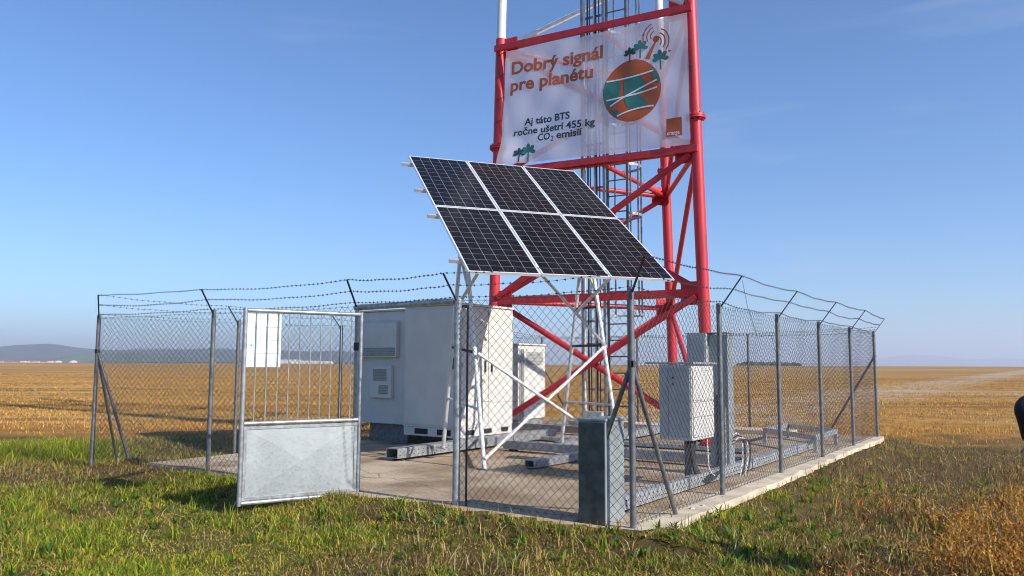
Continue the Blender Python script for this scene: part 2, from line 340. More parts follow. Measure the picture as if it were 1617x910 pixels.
# hills
def hill(name, prof, dist, depth, m, x0, x1, n=160):
    vs, fs = [], []; rows = 9
    for i in range(n+1):
        px = x0+(x1-x0)*i/n
        h = prof(px)*.88
        for j in range(rows):
            t = j/(rows-1); Y = dist+depth*(t-.5)
            c = at(px, 560, Y)
            b = math.sin(math.pi*t)**1.3
            z = -6+(h*b)*(1+.10*(vnoise(px*.02, t*4, 1, 21)-.5)*2)
            vs.append((c.x, c.y, z))
    for i in range(n):
        for j in range(rows-1): fs.append((i*rows+j, (i+1)*rows+j, (i+1)*rows+j+1, i*rows+j+1))
    mb = MB(); mb.add(vs, fs); o = obj(name, mb, m, smooth=False); o.data.polygons.foreach_set('use_smooth', [True]*len(fs)); tag(o, kind='structure'); return o
def interp(tab): return lambda px: float(np.interp(px, [a for a, b in tab], [b for a, b in tab]))
def hill_mat(name, c1, c2, sx):
    return mat(name, c1, .95, 0, .2, sx, col2=c2, spec=.1, c2pos=(.42, .56))
M['hill'] = hill_mat('wooded_hill', (.036, .06, .03), (.020, .034, .020), .006)
M['hill_field'] = hill_mat('hill_meadow', (.10, .16, .06), (.055, .085, .035), .003)
M['mountain'] = hill_mat('far_mountain', (.05, .07, .05), (.04, .06, .045), .001)
D1 = 5200
hill('hills', interp([(-400, 60), (-100, 118), (0, 126), (40, 136), (75, 138), (120, 120), (170, 106), (230, 112), (270, 118), (330, 108), (420, 106), (520, 98), (600, 84), (700, 50), (800, 0)]), D1, 1800, M['hill'], -400, 800)
hill('hills', interp([(-400, 15), (0, 16), (80, 22), (140, 52), (200, 64), (260, 46), (330, 30), (420, 20), (600, 12), (800, 0)]), D1-1700, 900, M['hill_field'], -400, 800)
hill('hills', interp([(1180, 0), (1300, 60), (1400, 170), (1440, 215), (1480, 200), (1540, 150), (1580, 175), (1617, 140), (1700, 120), (1850, 0)]), 13600, 2500, M['mountain'], 1180, 1850)

# haze
hz = MB(); hz.hexa([(-15500,-400,-8),(15500,-400,-8),(15500,15500,-8),(-15500,15500,-8)], [(-15500,-400,330),(15500,-400,330),(15500,15500,330),(-15500,15500,330)])
hm = bpy.data.materials.new('haze_air'); hm.use_nodes = True; hm.node_tree.nodes.clear()
hv = hm.node_tree.nodes.new('ShaderNodeVolumePrincipled'); ho = hm.node_tree.nodes.new('ShaderNodeOutputMaterial')
hv.inputs['Color'].default_value = (.72, .82, 1, 1); hv.inputs['Density'].default_value = 1.7e-4; hv.inputs['Anisotropy'].default_value = .2
hm.node_tree.links.new(hv.outputs[0], ho.inputs['Volume'])
tag(obj('haze', hz, hm), kind='stuff')
# the ground must lie inside the haze: trim it to the box
_co = np.empty(len(ground.data.vertices)*3, np.float32); ground.data.vertices.foreach_get('co', _co); _co = _co.reshape(-1, 3)
_co[:,0] = np.clip(_co[:,0], -15400, 15400); _co[:,1] = np.clip(_co[:,1], -390, 15400); ground.data.vertices.foreach_set('co', _co.ravel()); ground.data.update()

# ------------------------------------------------------------------ concrete pad
mb = MB(); u_ = np.linspace(PU0+.12, PU1-.1, 50); v_ = np.linspace(PV0+.12, PV1, 30)
mb.lbox(PU0+.02, PU1-.1, PV0+.14, PV1, -.2, 0)
pad = obj('concrete_pad', mb, M['concrete'], org=Lp(6, 4, 0)); tag(pad, kind='structure', label='dusty concrete slab under the mast compound')
mb = MB(); n = 110                                            # uneven poured edge along the right side and round the near corner
for i in range(n):
    a, b = PU0+(PU1-PU0)*i/n, PU0+(PU1-PU0)*(i+1)/n-.0
    jj = lambda w: PV0+.12*(w/110)+.12*(float(fbm(np.array([w*.37]), np.array([3.3]), 1.0, 8)[0])-.5)+.03*(float(vnoise(np.array([w*1.7]), np.array([1.1]), 1.0, 9)[0])-.5); j0, j1 = jj(i), jj(i+1)
    mb.hexa([Lp(a,j0-.02,-.2),Lp(b,j1-.02,-.2),Lp(b,.12,-.2),Lp(a,.12,-.2)], [Lp(a,j0,.004),Lp(b,j1,.004),Lp(b,.12,.006),Lp(a,.12,.006)])
edge = obj('kerb_strip', mb, M['kerb'], org=Lp(6, 0, 0)); tag(edge, kind='structure')

# ------------------------------------------------------------------ chain link fences
PH = 2.27
def mesh_panel(A, B, h, z0=.02, d=.1, r=.0024):
    """woven diamonds between A and B"""
    A, B = Vector(A), Vector(B); D = (B-A); Ln = D.length; D.normalize(); Nn = D.cross(ZV)
    vs, fs = [], []
    def line(p, q):
        seg = max(1, int(round((q[0]-p[0])/(d/2)))); o = len(vs)
        for k in range(seg+1):
            t = k/seg; x = p[0]+(q[0]-p[0])*t; z = p[1]+(q[1]-p[1])*t
            bow = .012*math.sin(x*2.1+z*1.3)+.006*math.sin(x*5.7-z*3.1)
            c = A+D*(x+.004*math.sin(z*9+x*4))+ZV*(z0+z+.004*math.sin(x*11+z*3))+Nn*(bow+.0022*(1 if k % 2 else -1)*sg)
            for e in ((r,0),(-r*.5,r*.87),(-r*.5,-r*.87)): vs.append(c+Nn*e[0]+(D+ZV*-sg).normalized()*e[1])
        for k in range(seg):
            for j in range(3): fs.append((o+k*3+j, o+k*3+(j+1)%3, o+k*3+3+(j+1)%3, o+k*3+3+j))
    n = int((Ln+h)/d)+1
    for i in range(n):
        c = i*d-h
        sg = 1                                                # rising: z = x - c'
        x0, x1 = max(0, c), min(Ln, c+h)
        if x1-x0 > .02: line((x0, x0-c), (x1, x1-c))
        sg = -1
        if x1-x0 > .02: line((x0, h-(x0-c)), (x1, h-(x1-c)))
    mb = MB(); mb.v = vs; mb.f = fs
    for z in (z0+.02, z0+h*.5, z0+h-.02):                     # tension wires
        mb.tube([A+D*(Ln*k/12)+ZV*(z+.008*math.sin(k*1.7))+Nn*.004 for k in range(13)], .0024, 4)
    return mb
def barbed(pts, sag=.035, seed=0):
    rr = random.Random(seed); mb = MB(); path = []
    for a, b in zip(pts[:-1], pts[1:]):
        a, b = Vector(a), Vector(b); m = 12; amp = sag*rr.uniform(.5, 1.5)
        for k in range(m):
            t = k/m; path.append(a.lerp(b, t)-ZV*(amp*4*t*(1-t)+.005*math.sin(k*1.3+seed)))
    path.append(Vector(pts[-1]))
    mb.tube(path, .0022, 4)
    for a, b in zip(path[:-1], path[1:]):
        c = int((b-a).length/.105)+1
        for k in range(c):
            p = a.lerp(b, (k+.5)/c); t = (b-a).normalized(); x = t.orthogonal().normalized(); ang = rr.uniform(0, 6.28); x = Matrix.Rotation(ang, 3, t) @ x; y = t.cross(x)
            mb.bar(p-x*.016, p+x*.016, .0038, .0038); mb.bar(p-y*.016+t*.005, p+y*.016+t*.005, .0038, .0038)
            mb.tube([p-t*.011, p+t*.011], .0062, 5)
    return mb
def cap_post(p, h, r, z0=-.15):
    mb = MB(); mb.tube([p+ZV*z0, p+ZV*h], r, 12); mb.tube([p+ZV*h, p+ZV*(h+.012), p+ZV*(h+.022)], [r*1.12, r*1.1, r*.5], 12); return mb
def post_part(parent, p, arm, h=PH, r=.031, tie=True):
    o = obj('fence_post', cap_post(p, h, r), M['post'], parent, smooth=True)
    if arm is not None:
        a = MB(); a.bar(p+ZV*(h-.06), p+arm+ZV*h, .02, .012); a.bar(p+ZV*(h-.10), p+ZV*(h+.0), .075, .012)
        obj('barb_arm', a, M['dark_steel'], o)
    return o
def strands(parent, posts, arms, seed):
    for k, f in enumerate((1.0, .55, .1)):
        obj('barbed_wire', barbed([p+ZV*PH+a*f for p, a in zip(posts, arms)], .03, seed+k), M['wire'], parent)
def brace(parent, p, q, z=1.55):
    mb = MB(); mb.tube([p+ZV*z, q+ZV*-.1], .024, 10); mb.tube([p+ZV*(z-.03), p+ZV*(z+.03)], .04, 12)
    obj('brace', mb, M['post'], parent, smooth=True)

OUT_R, OUT_F, OUT_L, OUT_B = -LV, -SV, LV, SV
arm = lambda d: d*.30+ZV*.34
LC = Vector((-6.6, 12.65, 0)); P2 = Vector((-4.22, 11.2, 0)); HI = Vector((-1.93, 9.87, 0)); GP = Vector((-.606, 8.896, 0)); FR = P0.copy()
L2 = Lp(1.77, 8.5); L3 = Lp(4.1, 8.4); L4 = Lp(6.7, 8.45); L5 = Lp(9.3, 8.5); BL = Lp(11.75, 8.55)
RP = [Lp(2.39*i, 0) for i in range(1, 5)]; RC = Lp(11.95, 0)
BP = [Lp(12.0, 2.82), Lp(11.9, 5.7)]
arm_p2 = at(318, 457, 10.85)-P2-ZV*PH; arm_hi = at(548, 442, 9.5)-HI-ZV*PH; arm_gp = at(700, 432, 8.65)-GP-ZV*PH; arm_fr = at(1018, 403, 7.35)-FR-ZV*PH; arm_lc = at(155, 466, 12.3)-LC-ZV*PH
# front run left of the gate
t = thing('chain_link_fence', 'short front run of chain link fence left of the open gate', 'fence', LC, 'chain link fence runs round the compound')
post_part(t, P2, arm_p2); post_part(t, LC, arm_lc)
obj('wire_mesh', mesh_panel(LC+ZV*.0, HI, PH-.03), M['wire'], t); brace(t, LC, gnd(208, 731, -.03), 1.72)
strands(t, [LC, P2, HI], [arm_lc, arm_p2, arm_hi], 1)
# front run right of the gate
t = thing('chain_link_fence.001', 'front run of chain link fence right of the gate, before the solar rack', 'fence', FR, 'chain link fence runs round the compound')
post_part(t, FR, arm_fr); obj('wire_mesh', mesh_panel(GP, FR, PH-.03), M['wire'], t); brace(t, FR, gnd(905, 826, -.02)); brace(t, FR, Lp(.95, -.05))
strands(t, [HI, GP, FR], [arm_hi, arm_gp, arm_fr], 11)
sw = MB(); q = GP+(FR-GP).normalized()*.14; sw.tube([q-ZV*.1, q+ZV*2.2], .012, 8); obj('stretcher_bar', sw, M['dark_steel'], t)
# right run
arm_r = arm(OUT_R); arm_rc = arm(OUT_R)*.7+SV*.12+ZV*.06
t = thing('chain_link_fence.002', 'long right hand run of chain link fence along the pale concrete edge', 'fence', RC, 'chain link fence runs round the compound')
for p in RP: post_part(t, p, arm_r)
post_part(t, RC, None); a = MB(); a.bar(RC+ZV*(PH-.03), RC+arm_rc+ZV*PH, .02, .012); obj('barb_arm', a, M['post'], t)
obj('wire_mesh', mesh_panel(FR, RC, PH-.03), M['wire'], t)
strands(t, [FR]+RP+[RC], [arm_fr]+[arm_r]*4+[arm_rc], 21)
w = MB(); b0 = RP[0]+arm_r+ZV*PH; w.tube([b0-LV*0+ZV*-.06, b0+SV*.15-ZV*.35, b0+SV*.5-ZV*.72, b0+SV*1.1-ZV*.68, b0+SV*1.25-ZV*.9, b0+SV*1.5-ZV*.75], .003, 4); obj('loose_wire', w, M['wire'], t)
# back and left runs
arm_b = arm(OUT_B)*.6
t = thing('chain_link_fence.003', 'far back run of chain link fence facing the open stubble field', 'fence', BL, 'chain link fence runs round the compound')
for p in BP: post_part(t, p, None, r=.026)
post_part(t, BL, None, r=.026); obj('wire_mesh', mesh_panel(RC, BL, PH-.03), M['wire'], t); brace(t, BL, Lp(11.8, 7.55)); brace(t, RC, Lp(11.98, 1.1), 1.75)
strands(t, [RC]+BP+[BL], [arm_rc*.4, arm_b*.2, arm_b*.2, arm_b*.2], 31)
arm_l = at(362, 489, 14.0)-L2-ZV*PH; arm_l.z = min(arm_l.z, .3)
t = thing('chain_link_fence.004', 'left run of chain link fence passing behind the white shelter', 'fence', L2, 'chain link fence runs round the compound')
for p in (L2, L3, L4, L5): post_part(t, p, LV*.32+ZV*.28)
obj('wire_mesh', mesh_panel(LC, L2, PH-.03), M['wire'], t); obj('wire_mesh', mesh_panel(L2, BL, PH-.03), M['wire'], t); brace(t, LC, gnd(185, 716, -.03), 1.72)
strands(t, [LC, L2, L3, L4, L5, BL], [arm_lc]+[LV*.32+ZV*.28]*4+[arm_b*.2], 41)

# ------------------------------------------------------------------ gate and its portal
t = thing('gate_portal', 'grey tube gateway of two posts and a lintel around the entrance', 'gateway', (HI+GP)/2)
o = obj('gate_post', cap_post(GP, 2.25, .043), M['galv'], t, smooth=True)
a = MB(); a.bar(GP+ZV*(PH-.06), GP+arm_gp+ZV*PH, .02, .012); obj('barb_arm', a, M['dark_steel'], o)
o = obj('gate_post', cap_post(HI, 2.25, .027), M['galv'], t, smooth=True)
a = MB(); a.bar(HI+ZV*(PH-.06), HI+arm_hi+ZV*PH, .02, .012); obj('barb_arm', a, M['dark_steel'], o)
ld = (GP-HI).normalized(); mb = MB(); mb.tube([HI-ld*.03+ZV*2.235, GP-ld*.045+ZV*2.245], .038, 14); obj('lintel', mb, M['galv'], t, smooth=True)
for z in (.35, 1.75):
    mb = MB(); q = Vector((-1.855, 9.76, 0))
    mb.tube([HI+ZV*(z-.05), HI+ZV*(z+.05)], .036, 10); mb.bar(HI+ZV*z, q+ZV*z, .03, .05); obj('hinge', mb, M['dark_steel'], t)
GE = Vector((-3.03, 9.0, 0)); GH = Vector((-1.855, 9.76, 0)); gd = (GE-GH); gd.z = 0; gw = (GE-GH).length; gd.normalize(); gn = Vector((gd.y, -gd.x, 0)); gn = gn if gn.y < 0 else -gn
t = thing('metal_gate', 'open grey metal gate with vertical bars above a galvanised sheet', 'gate', GH)
Z0, ZM, Z1 = -.02, .86, 2.14
r = .026
for p in (GH, GE): mb = MB(); mb.tube([p+ZV*(Z0-r), p+ZV*(Z1+r)], r, 14); obj('gate_stile', mb, M['galv'], t, smooth=True)
for z, nm in ((Z0, 'bottom_rail'), (ZM, 'middle_rail'), (Z1, 'top_rail')):
    mb = MB(); mb.tube([GH+gd*r*.9+ZV*z, GE-gd*r*.9+ZV*z], r*.96, 14); obj(nm, mb, M['galv'], t, smooth=True)
for i in range(1, 11):
    mb = MB(); p = GE-gd*(gw*i/11.0); mb.tube([p+ZV*(ZM+r*.8), p+ZV*(Z1-r*.8)], .0075, 8); obj('bar', mb, M['galv'], t, smooth=True)
mb = MB(); a0, a1 = .045, gw-.045; b0, b1 = Z0+.045, ZM-.05; C = lambda x, z, k=0: GH+gd*x+ZV*z+gn*k
mb.add([C(a0,b0),C(a1,b0),C(a1,b1),C(a0,b1),C((a0+a1)/2,(b0+b1)/2,.011)], [(0,1,4),(1,2,4),(2,3,4),(3,0,4)])
mb.add([C(a0,b0,-.004),C(a1,b0,-.004),C(a1,b1,-.004),C(a0,b1,-.004),C((a0+a1)/2,(b0+b1)/2,.007)], [(1,0,4),(2,1,4),(3,2,4),(0,3,4)])
obj('sheet_panel', mb, M['sheet'], t)
mb = MB(); e = .02
for p, q in ((C(a0-e,b0,.004),C(a1+e,b0,.004)),(C(a0-e,b1,.004),C(a1+e,b1,.004))): mb.bar(p, q, .012, .034)
for p, q in ((C(a0,b0+.02,.004),C(a0,b1-.02,.004)),(C(a1,b0+.02,.004),C(a1,b1-.02,.004))): mb.bar(p, q, .034, .012, up=gn)
obj('sheet_edging', mb, M['galv'], t)
# notice behind the bars
nw = .385; bk = -gn*.014; nb = GE-gd*.03
t = thing('notice_board', 'white notice sheet with small teal marks fixed behind the gate bars', 'sign', nb+ZV*1.5)
mb = MB(); mb.box(nb-gd*(nw/2)+ZV*1.80+bk, gd*(nw/2), gn*.003, ZV*.305); obj('sheet', mb, M['paper'], t)
def npt(x, z): return nb-gd*x+ZV*z+bk+gn*.005
mb = MB(); mb.add([npt(.25,2.035),npt(.345,2.035),npt(.345,2.042),npt(.25,2.042),npt(.345,2.022),npt(.372,2.039),npt(.345,2.056)], [(0,1,2,3),(4,5,6)]); obj('printed_arrow', mb, M['teal'], t)
mb = MB(); mb.add([npt(.025,1.735),npt(.045,1.725),npt(.06,1.742),npt(.045,1.76)], [(0,1,2,3)]); obj('printed_mark', mb, M['teal'], t)
mb = MB()
for k in range(3): z = 1.95-.15*k; mb.add([npt(.01,z),npt(.375,z),npt(.375,z+.004),npt(.01,z+.004)], [(0,1,2,3)])
obj('fold_line', mb, M['grille'], t)

# ------------------------------------------------------------------ mast
RB, RT = Vector((3.597, 14.537, .1)), Vector((3.399, 14.60, 8.519)); LB, LT = Vector((-.431, 16.8, .1)), Vector((-.244, 16.75, 9.528)); BB, BT = Vector((3.856, 18.86, .1)), Vector((3.565, 18.65, 10.451))
def lerp_z(a, b, z): return a+(b-a)*((z-a.z)/(b.z-a.z))
LEG = {'R': lambda z: lerp_z(RB, RT, z), 'L': lambda z: lerp_z(LB, LT, z), 'B': lambda z: lerp_z(BB, BT, z)}
LV_ = [.2, 2.87, 5.56, 8.39, 11.1, 13.8, 16.5, 19.2]
cen = lambda z: (LEG['R'](z)+LEG['L'](z)+LEG['B'](z))/3
t = thing('lattice_mast', 'tall red and white three legged lattice mast of steel tubes', 'mast', cen(0))
WZ = 8.62                                                     # red below, white above
LR = .112
legs = {}
for k in 'RLB':
    f = LEG[k]; mb = MB(); mb.tube([f(.1), f(WZ)], LR, 20); o = obj('leg', mb, M['red'], t, smooth=True); legs[k] = o
    mb = MB(); mb.tube([f(WZ), f(19.4)], LR*.9, 20); obj('upper_leg', mb, M['white_paint'], o, smooth=True)
    for z in (.14, 6.2):
        mb = MB(); mb.tube([f(z-.035), f(z-.004)], .19, 20); mb.tube([f(z+.004), f(z+.035)], .19, 20)
        for j in range(10):
            w = 2*math.pi*j/10; q = f(z)+Vector((math.cos(w), math.sin(w), 0))*.155; mb.tube([q-ZV*.07, q+ZV*.07], .014, 6)
        obj('flange', mb, M['red'], o, smooth=True)
def member(p, q, r, m, name='brace'):
    mb = MB(); mb.tube([p, q], r, 12); obj(name, mb, m, t, smooth=True)
def gusset(k, a, z, m, h=.22, w=.34):
    p = LEG[k](z); d = (LEG[a](z)-p).normalized(); mb = MB(); n_ = d.cross(ZV)
    mb.box(p+d*(LR+w/2-.03), d*(w/2), n_*.008, ZV*h)
    for bx in (.35, .6, .85):
        for bz in (-.55, 0, .55): q = p+d*(LR-.03+w*bx)+ZV*h*bz; mb.tube([q-n_*.024, q+n_*.024], .016, 6)
    obj('gusset_plate', mb, m, legs[k])
for i, z in enumerate(LV_):
    m = M['red'] if z < WZ else M['white_paint']
    for a, b in (('R','L'),('L','B'),('B','R')):
        A, B_ = LEG[a](z), LEG[b](z); d = (B_-A).normalized()
        if i >= 1:
            if (a, b) == ('R', 'L') and i < 4:
                mb = MB(); mb.bar(A+d*LR*.8, B_-d*LR*.8, .09, .155 if i == 1 else .09); obj('horizontal_beam', mb, m, t)
            else: member(A+d*LR*.8, B_-d*LR*.8, .055 if z < 9 else .045, m, 'horizontal_beam')
            if i < 5: gusset(a, b, z, m); gusset(b, a, z, m)
        if i+1 < len(LV_):
            z2 = LV_[i+1]; A2, B2 = LEG[a](z2), LEG[b](z2); mm = M['red'] if z2 < WZ+.2 and z < WZ-1 else M['white_paint']; rr = .062 if z < 9 else .045
            if (a, b) == ('R', 'L'):
                if i in (0, 1):
                    e = (B2-A).normalized(); e2 = (A2-B_).normalized(); n_ = d.cross(ZV)*.068
                    member(A+e*.14+n_, B2-e*.14+n_, rr, mm); member(B_+e2*.14-n_, A2-e2*.14-n_, rr, mm)
                elif i == 2: pass                              # left open behind the banner's upper half except one tube
                else: e2 = (B2-A).normalized(); member(A+e2*.14, B2-e2*.14, rr, mm)
                if i == 2: e2 = (A-B2).normalized(); member(B2+e2*.14, A-e2*.14, rr, mm)
            elif (a, b) == ('L', 'B'):
                e = (B2-A).normalized(); member(A+e*.14, B2-e*.14, rr, mm)
            else:
                if i == 1 or i == 0: e = (B2-A).normalized() if i == 1 and 0 else (A2-B_).normalized()
                else: e = (A2-B_).normalized()
                # from the right leg at the upper level to the back leg below, or the reverse in the lowest bay
                if i == 0: e = (A2-B_).normalized(); member(B_+e*.14, A2-e*.14, rr*.85, mm)
                else: e = (B2-A).normalized(); member(A+e*.14, B2-e*.14, rr*.85, mm)
    if i in (2, 3):                                           # plan bracing
        mid = (LEG['R'](z)*.55+LEG['L'](z)*.45); e = (LEG['B'](z)-mid).normalized(); member(mid, LEG['B'](z)-e*.12, .05, m, 'plan_brace')
# cable ladder and climbing ladder inside the mast
fd = (LEG['L'](3)-LEG['R'](3)); fd.z = 0; fd.normalize(); fn = Vector((-fd.y, fd.x, 0)); fn = fn if fn.y > 0 else -fn
CT = Lp(6.95, 4.25); TOP = 12.5
mb = MB()
for x in (-.24, .24): mb.bar(CT+fd*x+ZV*.4, CT+fd*x+ZV*TOP, .045, .03, up=fn)
z = .6
while z < TOP: mb.bar(CT-fd*.24+ZV*z, CT+fd*.24+ZV*z, .03, .04); z += .45
tray = obj('cable_tray', mb, M['galv'], t)
for k, x in enumerate((-.16, -.10, -.06, .03, .09, .16)):
    mb = MB(); q = CT+fd*x-fn*(.035+.02*(k % 2)); mb.tube([q+ZV*zz+fd*(.006*math.sin(zz*2+k)) for zz in np.linspace(.55, TOP, 22)], .013+.006*(k % 3), 7)
    obj('feeder_cable', mb, M['cable'] if k not in (2, 5) else M['cable_white'], tray, smooth=True)
mb = MB(); mb.box(CT-fd*.02-fn*.02+ZV*.42, fd*.20, fn*.12, ZV*.21); obj('cable_box', mb, M['cab_grey'], tray, bevel=.006)
LA = Lp(7.25, 3.85)
mb = MB()
for x in (-.21, .21): mb.bar(LA+fd*x+ZV*.15, LA+fd*x+ZV*TOP, .05, .022, up=fn)
z = .4
while z < TOP: mb.tube([LA-fd*.21+ZV*z, LA+fd*.21+ZV*z], .014, 8); z += .325
lad = obj('climbing_ladder', mb, M['post'], t)
mb = MB(); z = 2.55
hoop = lambda w: fd*(.36*math.cos(w))+fn*(.36+.36*math.sin(w)*1.0)
while z < TOP:
    pts = [LA+fd*.22+ZV*z]+[LA+hoop(w)+ZV*z for w in np.linspace(-.9, math.pi+.9, 16)]+[LA-fd*.22+ZV*z]
    for p, q in zip(pts[:-1], pts[1:]): mb.bar(p, q, .012, .05)
    z += 1.02
for w in np.linspace(-.3, math.pi+.3, 5): mb.bar(LA+hoop(w)+ZV*2.5, LA+hoop(w)+ZV*TOP, .035, .01, up=fn)
obj('safety_cage', mb, M['galv'], lad)
mb = MB()                                                     # rest platform and aerials high above the frame
c = cen(15.2); ring = [c+Vector((math.cos(w), math.sin(w), 0))*2.5 for w in np.linspace(0, 2*math.pi, 9)]
for p, q in zip(ring[:-1], ring[1:]): mb.bar(p, q, .08, .08); mb.bar(p+ZV*1.1, q+ZV*1.1, .05, .05); mb.bar(p, p+ZV*1.1, .05, .05); mb.bar(c, p, .06, .06)
plat = obj('platform', mb, M['galv'], t)
for k in range(3):
    w = SUN_AZ+k*2.1+.3; d = Vector((math.cos(w), math.sin(w), 0)); q = c+d*2.7
    mb = MB(); mb.box(q+ZV*1.0, d*.09, d.cross(ZV)*.17, ZV*1.05); mb.tube([q-d*.16-ZV*.4, q-d*.16+ZV*2.3], .04, 10); obj('aerial', mb, M['white_paint'], plat, bevel=.02)

# ------------------------------------------------------------------ banner
BC = [Vector((-.138, 16.441, 8.219)), Vector((3.297, 14.438, 8.191)), Vector((3.311, 14.429, 5.635)), Vector((-.261, 16.512, 5.74))]
bn = Vector((-.504, -.864, 0))
def ripple(a, b):
    r = .022*math.sin(9*a+5*b)+.014*math.sin(23*a-13*b+1)+.010*math.sin(41*a+9*b)
    r += .05*math.exp(-((a-b*.0-.42+.35*(b-.5))/.06)**2)*math.sin(3*b+.5)*.6
    cr = max(0, 1-math.hypot(a/.20, (1-b)/.30)); r += .30*cr*cr*(3-2*cr)+.09*cr*math.sin(24*a+15*b)+.02*math.exp(-((a-.5+.9*(b-.6))/.07)**2)
    ed = math.exp(-(a/.03)**2); r += .05*ed*math.sin(12*b)
    return r*.5
def bpt(a, b, off=0):
    top = BC[0].lerp(BC[1], a); bot = BC[3].lerp(BC[2], a); p = top.lerp(bot, b)
    p = p+ZV*(-.02*math.sin(a*math.pi)*(1-b))
    return p+bn*(ripple(a, b)+off)
t = thing('advertising_banner', 'large white mesh banner with a planet drawing strung across the red mast', 'banner', BC[3].lerp(BC[2], .5))
na, nb_ = 110, 70; mb = MB()
mb.add([bpt(i/na, j/nb_) for j in range(nb_+1) for i in range(na+1)], [(j*(na+1)+i, j*(na+1)+i+1, (j+1)*(na+1)+i+1, (j+1)*(na+1)+i) for j in range(nb_) for i in range(na)])
o = obj('banner_sheet', mb, M['banner'], t); o.data.polygons.foreach_set('use_smooth', [True]*len(o.data.polygons))
BW, BH = 4.0, 2.52
def text_polys(s, bold=.0):
    cu = bpy.data.curves.new('lettering', 'FONT'); cu.body = s; cu.size = 1; cu.offset = bold; cu.resolution_u = 4
    ob = bpy.data.objects.new('lettering', cu); COL.objects.link(ob); dg = bpy.context.evaluated_depsgraph_get(); dg.update()
    me = bpy.data.meshes.new_from_object(ob.evaluated_get(dg)); bm = bmesh.new(); bm.from_mesh(me)
    for _ in range(1): bmesh.ops.triangulate(bm, faces=bm.faces[:])
    vs = [v.co.copy() for v in bm.verts]; fs = [tuple(v.index for v in f.verts) for f in bm.faces]
    bm.free(); COL.objects.unlink(ob); bpy.data.objects.remove(ob); bpy.data.meshes.remove(me); bpy.data.curves.remove(cu)
    return vs, fs
def lettering(name, s, x0, x1, base, height, m, shear=0, bold=.012, sub=None):
    vs, fs = text_polys(s, bold); xa = min(v.x for v in vs); xb = max(v.x for v in vs); k = height/.73
    mb = MB(); mb.add([bpt(x0+(x1-x0)*(v.x-xa)/(xb-xa)+shear*v.y*k, base-v.y*k, .007) for v in vs], fs)
    return obj(name, mb, m, t)
lettering('headline_lettering', 'Dobrý signál', .041, .566, .213, .108, M['orange_print'], 0, .03)
lettering('headline_lettering', 'pre planétu', .038, .516, .362, .108, M['orange_print'], 0, .03)
lettering('slogan_lettering', 'Aj táto BTS', .131, .395, .674, .060, M['dark_print'], 0, .026)
lettering('slogan_lettering', 'ročne ušetrí 455 kg', .072, .530, .756, .060, M['dark_print'], 0, .026)
lettering('slogan_lettering', 'CO', .215, .285, .824, .060, M['dark_print'], 0, .026)
lettering('slogan_lettering', '2', .290, .308, .842, .045, M['dark_print'], 0, .012)
lettering('slogan_lettering', 'emisií', .322, .463, .824, .060, M['dark_print'], 0, .026)
CX, CY, RX, RY = .7195, .525, .147, .243
def disc(cx, cy, rx, ry, off, n=48):
    mb = MB(); rings = 8; vs = [bpt(cx, cy, off)]
    for r_ in range(1, rings+1):
        for k in range(n):
            w = 2*math.pi*k/n; vs.append(bpt(cx+rx*r_/rings*math.cos(w), cy+ry*r_/rings*math.sin(w), off))
    fs = [(0, 1+k, 1+(k+1)%n) for k in range(n)]+[(1+r_*n+k, 1+(r_+1)*n+k, 1+(r_+1)*n+(k+1)%n, 1+r_*n+(k+1)%n) for r_ in range(rings-1) for k in range(n)]
    return mb.add(vs, fs)
def strip(pts, w, off, mb=None):
    mb = mb or MB(); n = len(pts); vs = []
    for i, (x, y) in enumerate(pts):
        x0, y0 = pts[max(0, i-1)]; x1, y1 = pts[min(n-1, i+1)]; dx, dy = (x1-x0)*BW, (y1-y0)*BH; l_ = math.hypot(dx, dy) or 1
        ww = w[i] if isinstance(w, list) else w
        nx_, ny_ = -dy/l_*ww/BW, dx/l_*ww/BH; vs += [bpt(x-nx_, y-ny_, off), bpt(x+nx_, y+ny_, off)]
    return mb.add(vs, [(2*i, 2*i+2, 2*i+3, 2*i+1) for i in range(n-1)])
globe = obj('planet_drawing', disc(CX, CY, RX, RY, .007), M['orange_print'], t)
def blob(pts, off):                                           # pts in disc units
    mb = MB(); c = (sum(p[0] for p in pts)/len(pts), sum(p[1] for p in pts)/len(pts)); n = len(pts)
    sm = []
    for i in range(n):
        p0, p1, p2, p3 = (pts[(i+k-1) % n] for k in range(4))
        for q in range(6):
            s_ = q/6; sm.append(tuple(.5*((2*b)+(-a+c_)*s_+(2*a-5*b+4*c_-d)*s_**2+(-a+3*b-3*c_+d)*s_**3) for a, b, c_, d in zip(p0, p1, p2, p3)))
    inn = [(c[0]+(x-c[0])*.5, c[1]+(y-c[1])*.5) for x, y in sm]; N_ = len(sm)
    V = lambda p: bpt(CX+RX*p[0], CY+RY*p[1], off)
    return mb.add([V(c)]+[V(p) for p in inn]+[V(p) for p in sm], [(0, 1+i, 1+(i+1) % N_) for i in range(N_)]+[(1+i, 1+N_+i, 1+N_+(i+1) % N_, 1+(i+1) % N_) for i in range(N_)])
for pts in ([(-.96,-.2),(-.75,-.42),(-.45,-.4),(-.38,-.1),(-.5,.2),(-.75,.45),(-.93,.3)], [(-.2,-.45),(.15,-.5),(.42,-.3),(.45,-.05),(.3,.1),(.1,.1),(.35,.3),(.55,.5),(.2,.58),(-.15,.5),(-.25,.1)], [(.72,-.62),(.92,-.35),(.97,-.12),(.82,-.2),(.72,-.4)], [(-.72,.55),(-.45,.62),(-.55,.8),(-.65,.72)]):
    obj('green_patch', blob(pts, .010), M['green_print'], globe)
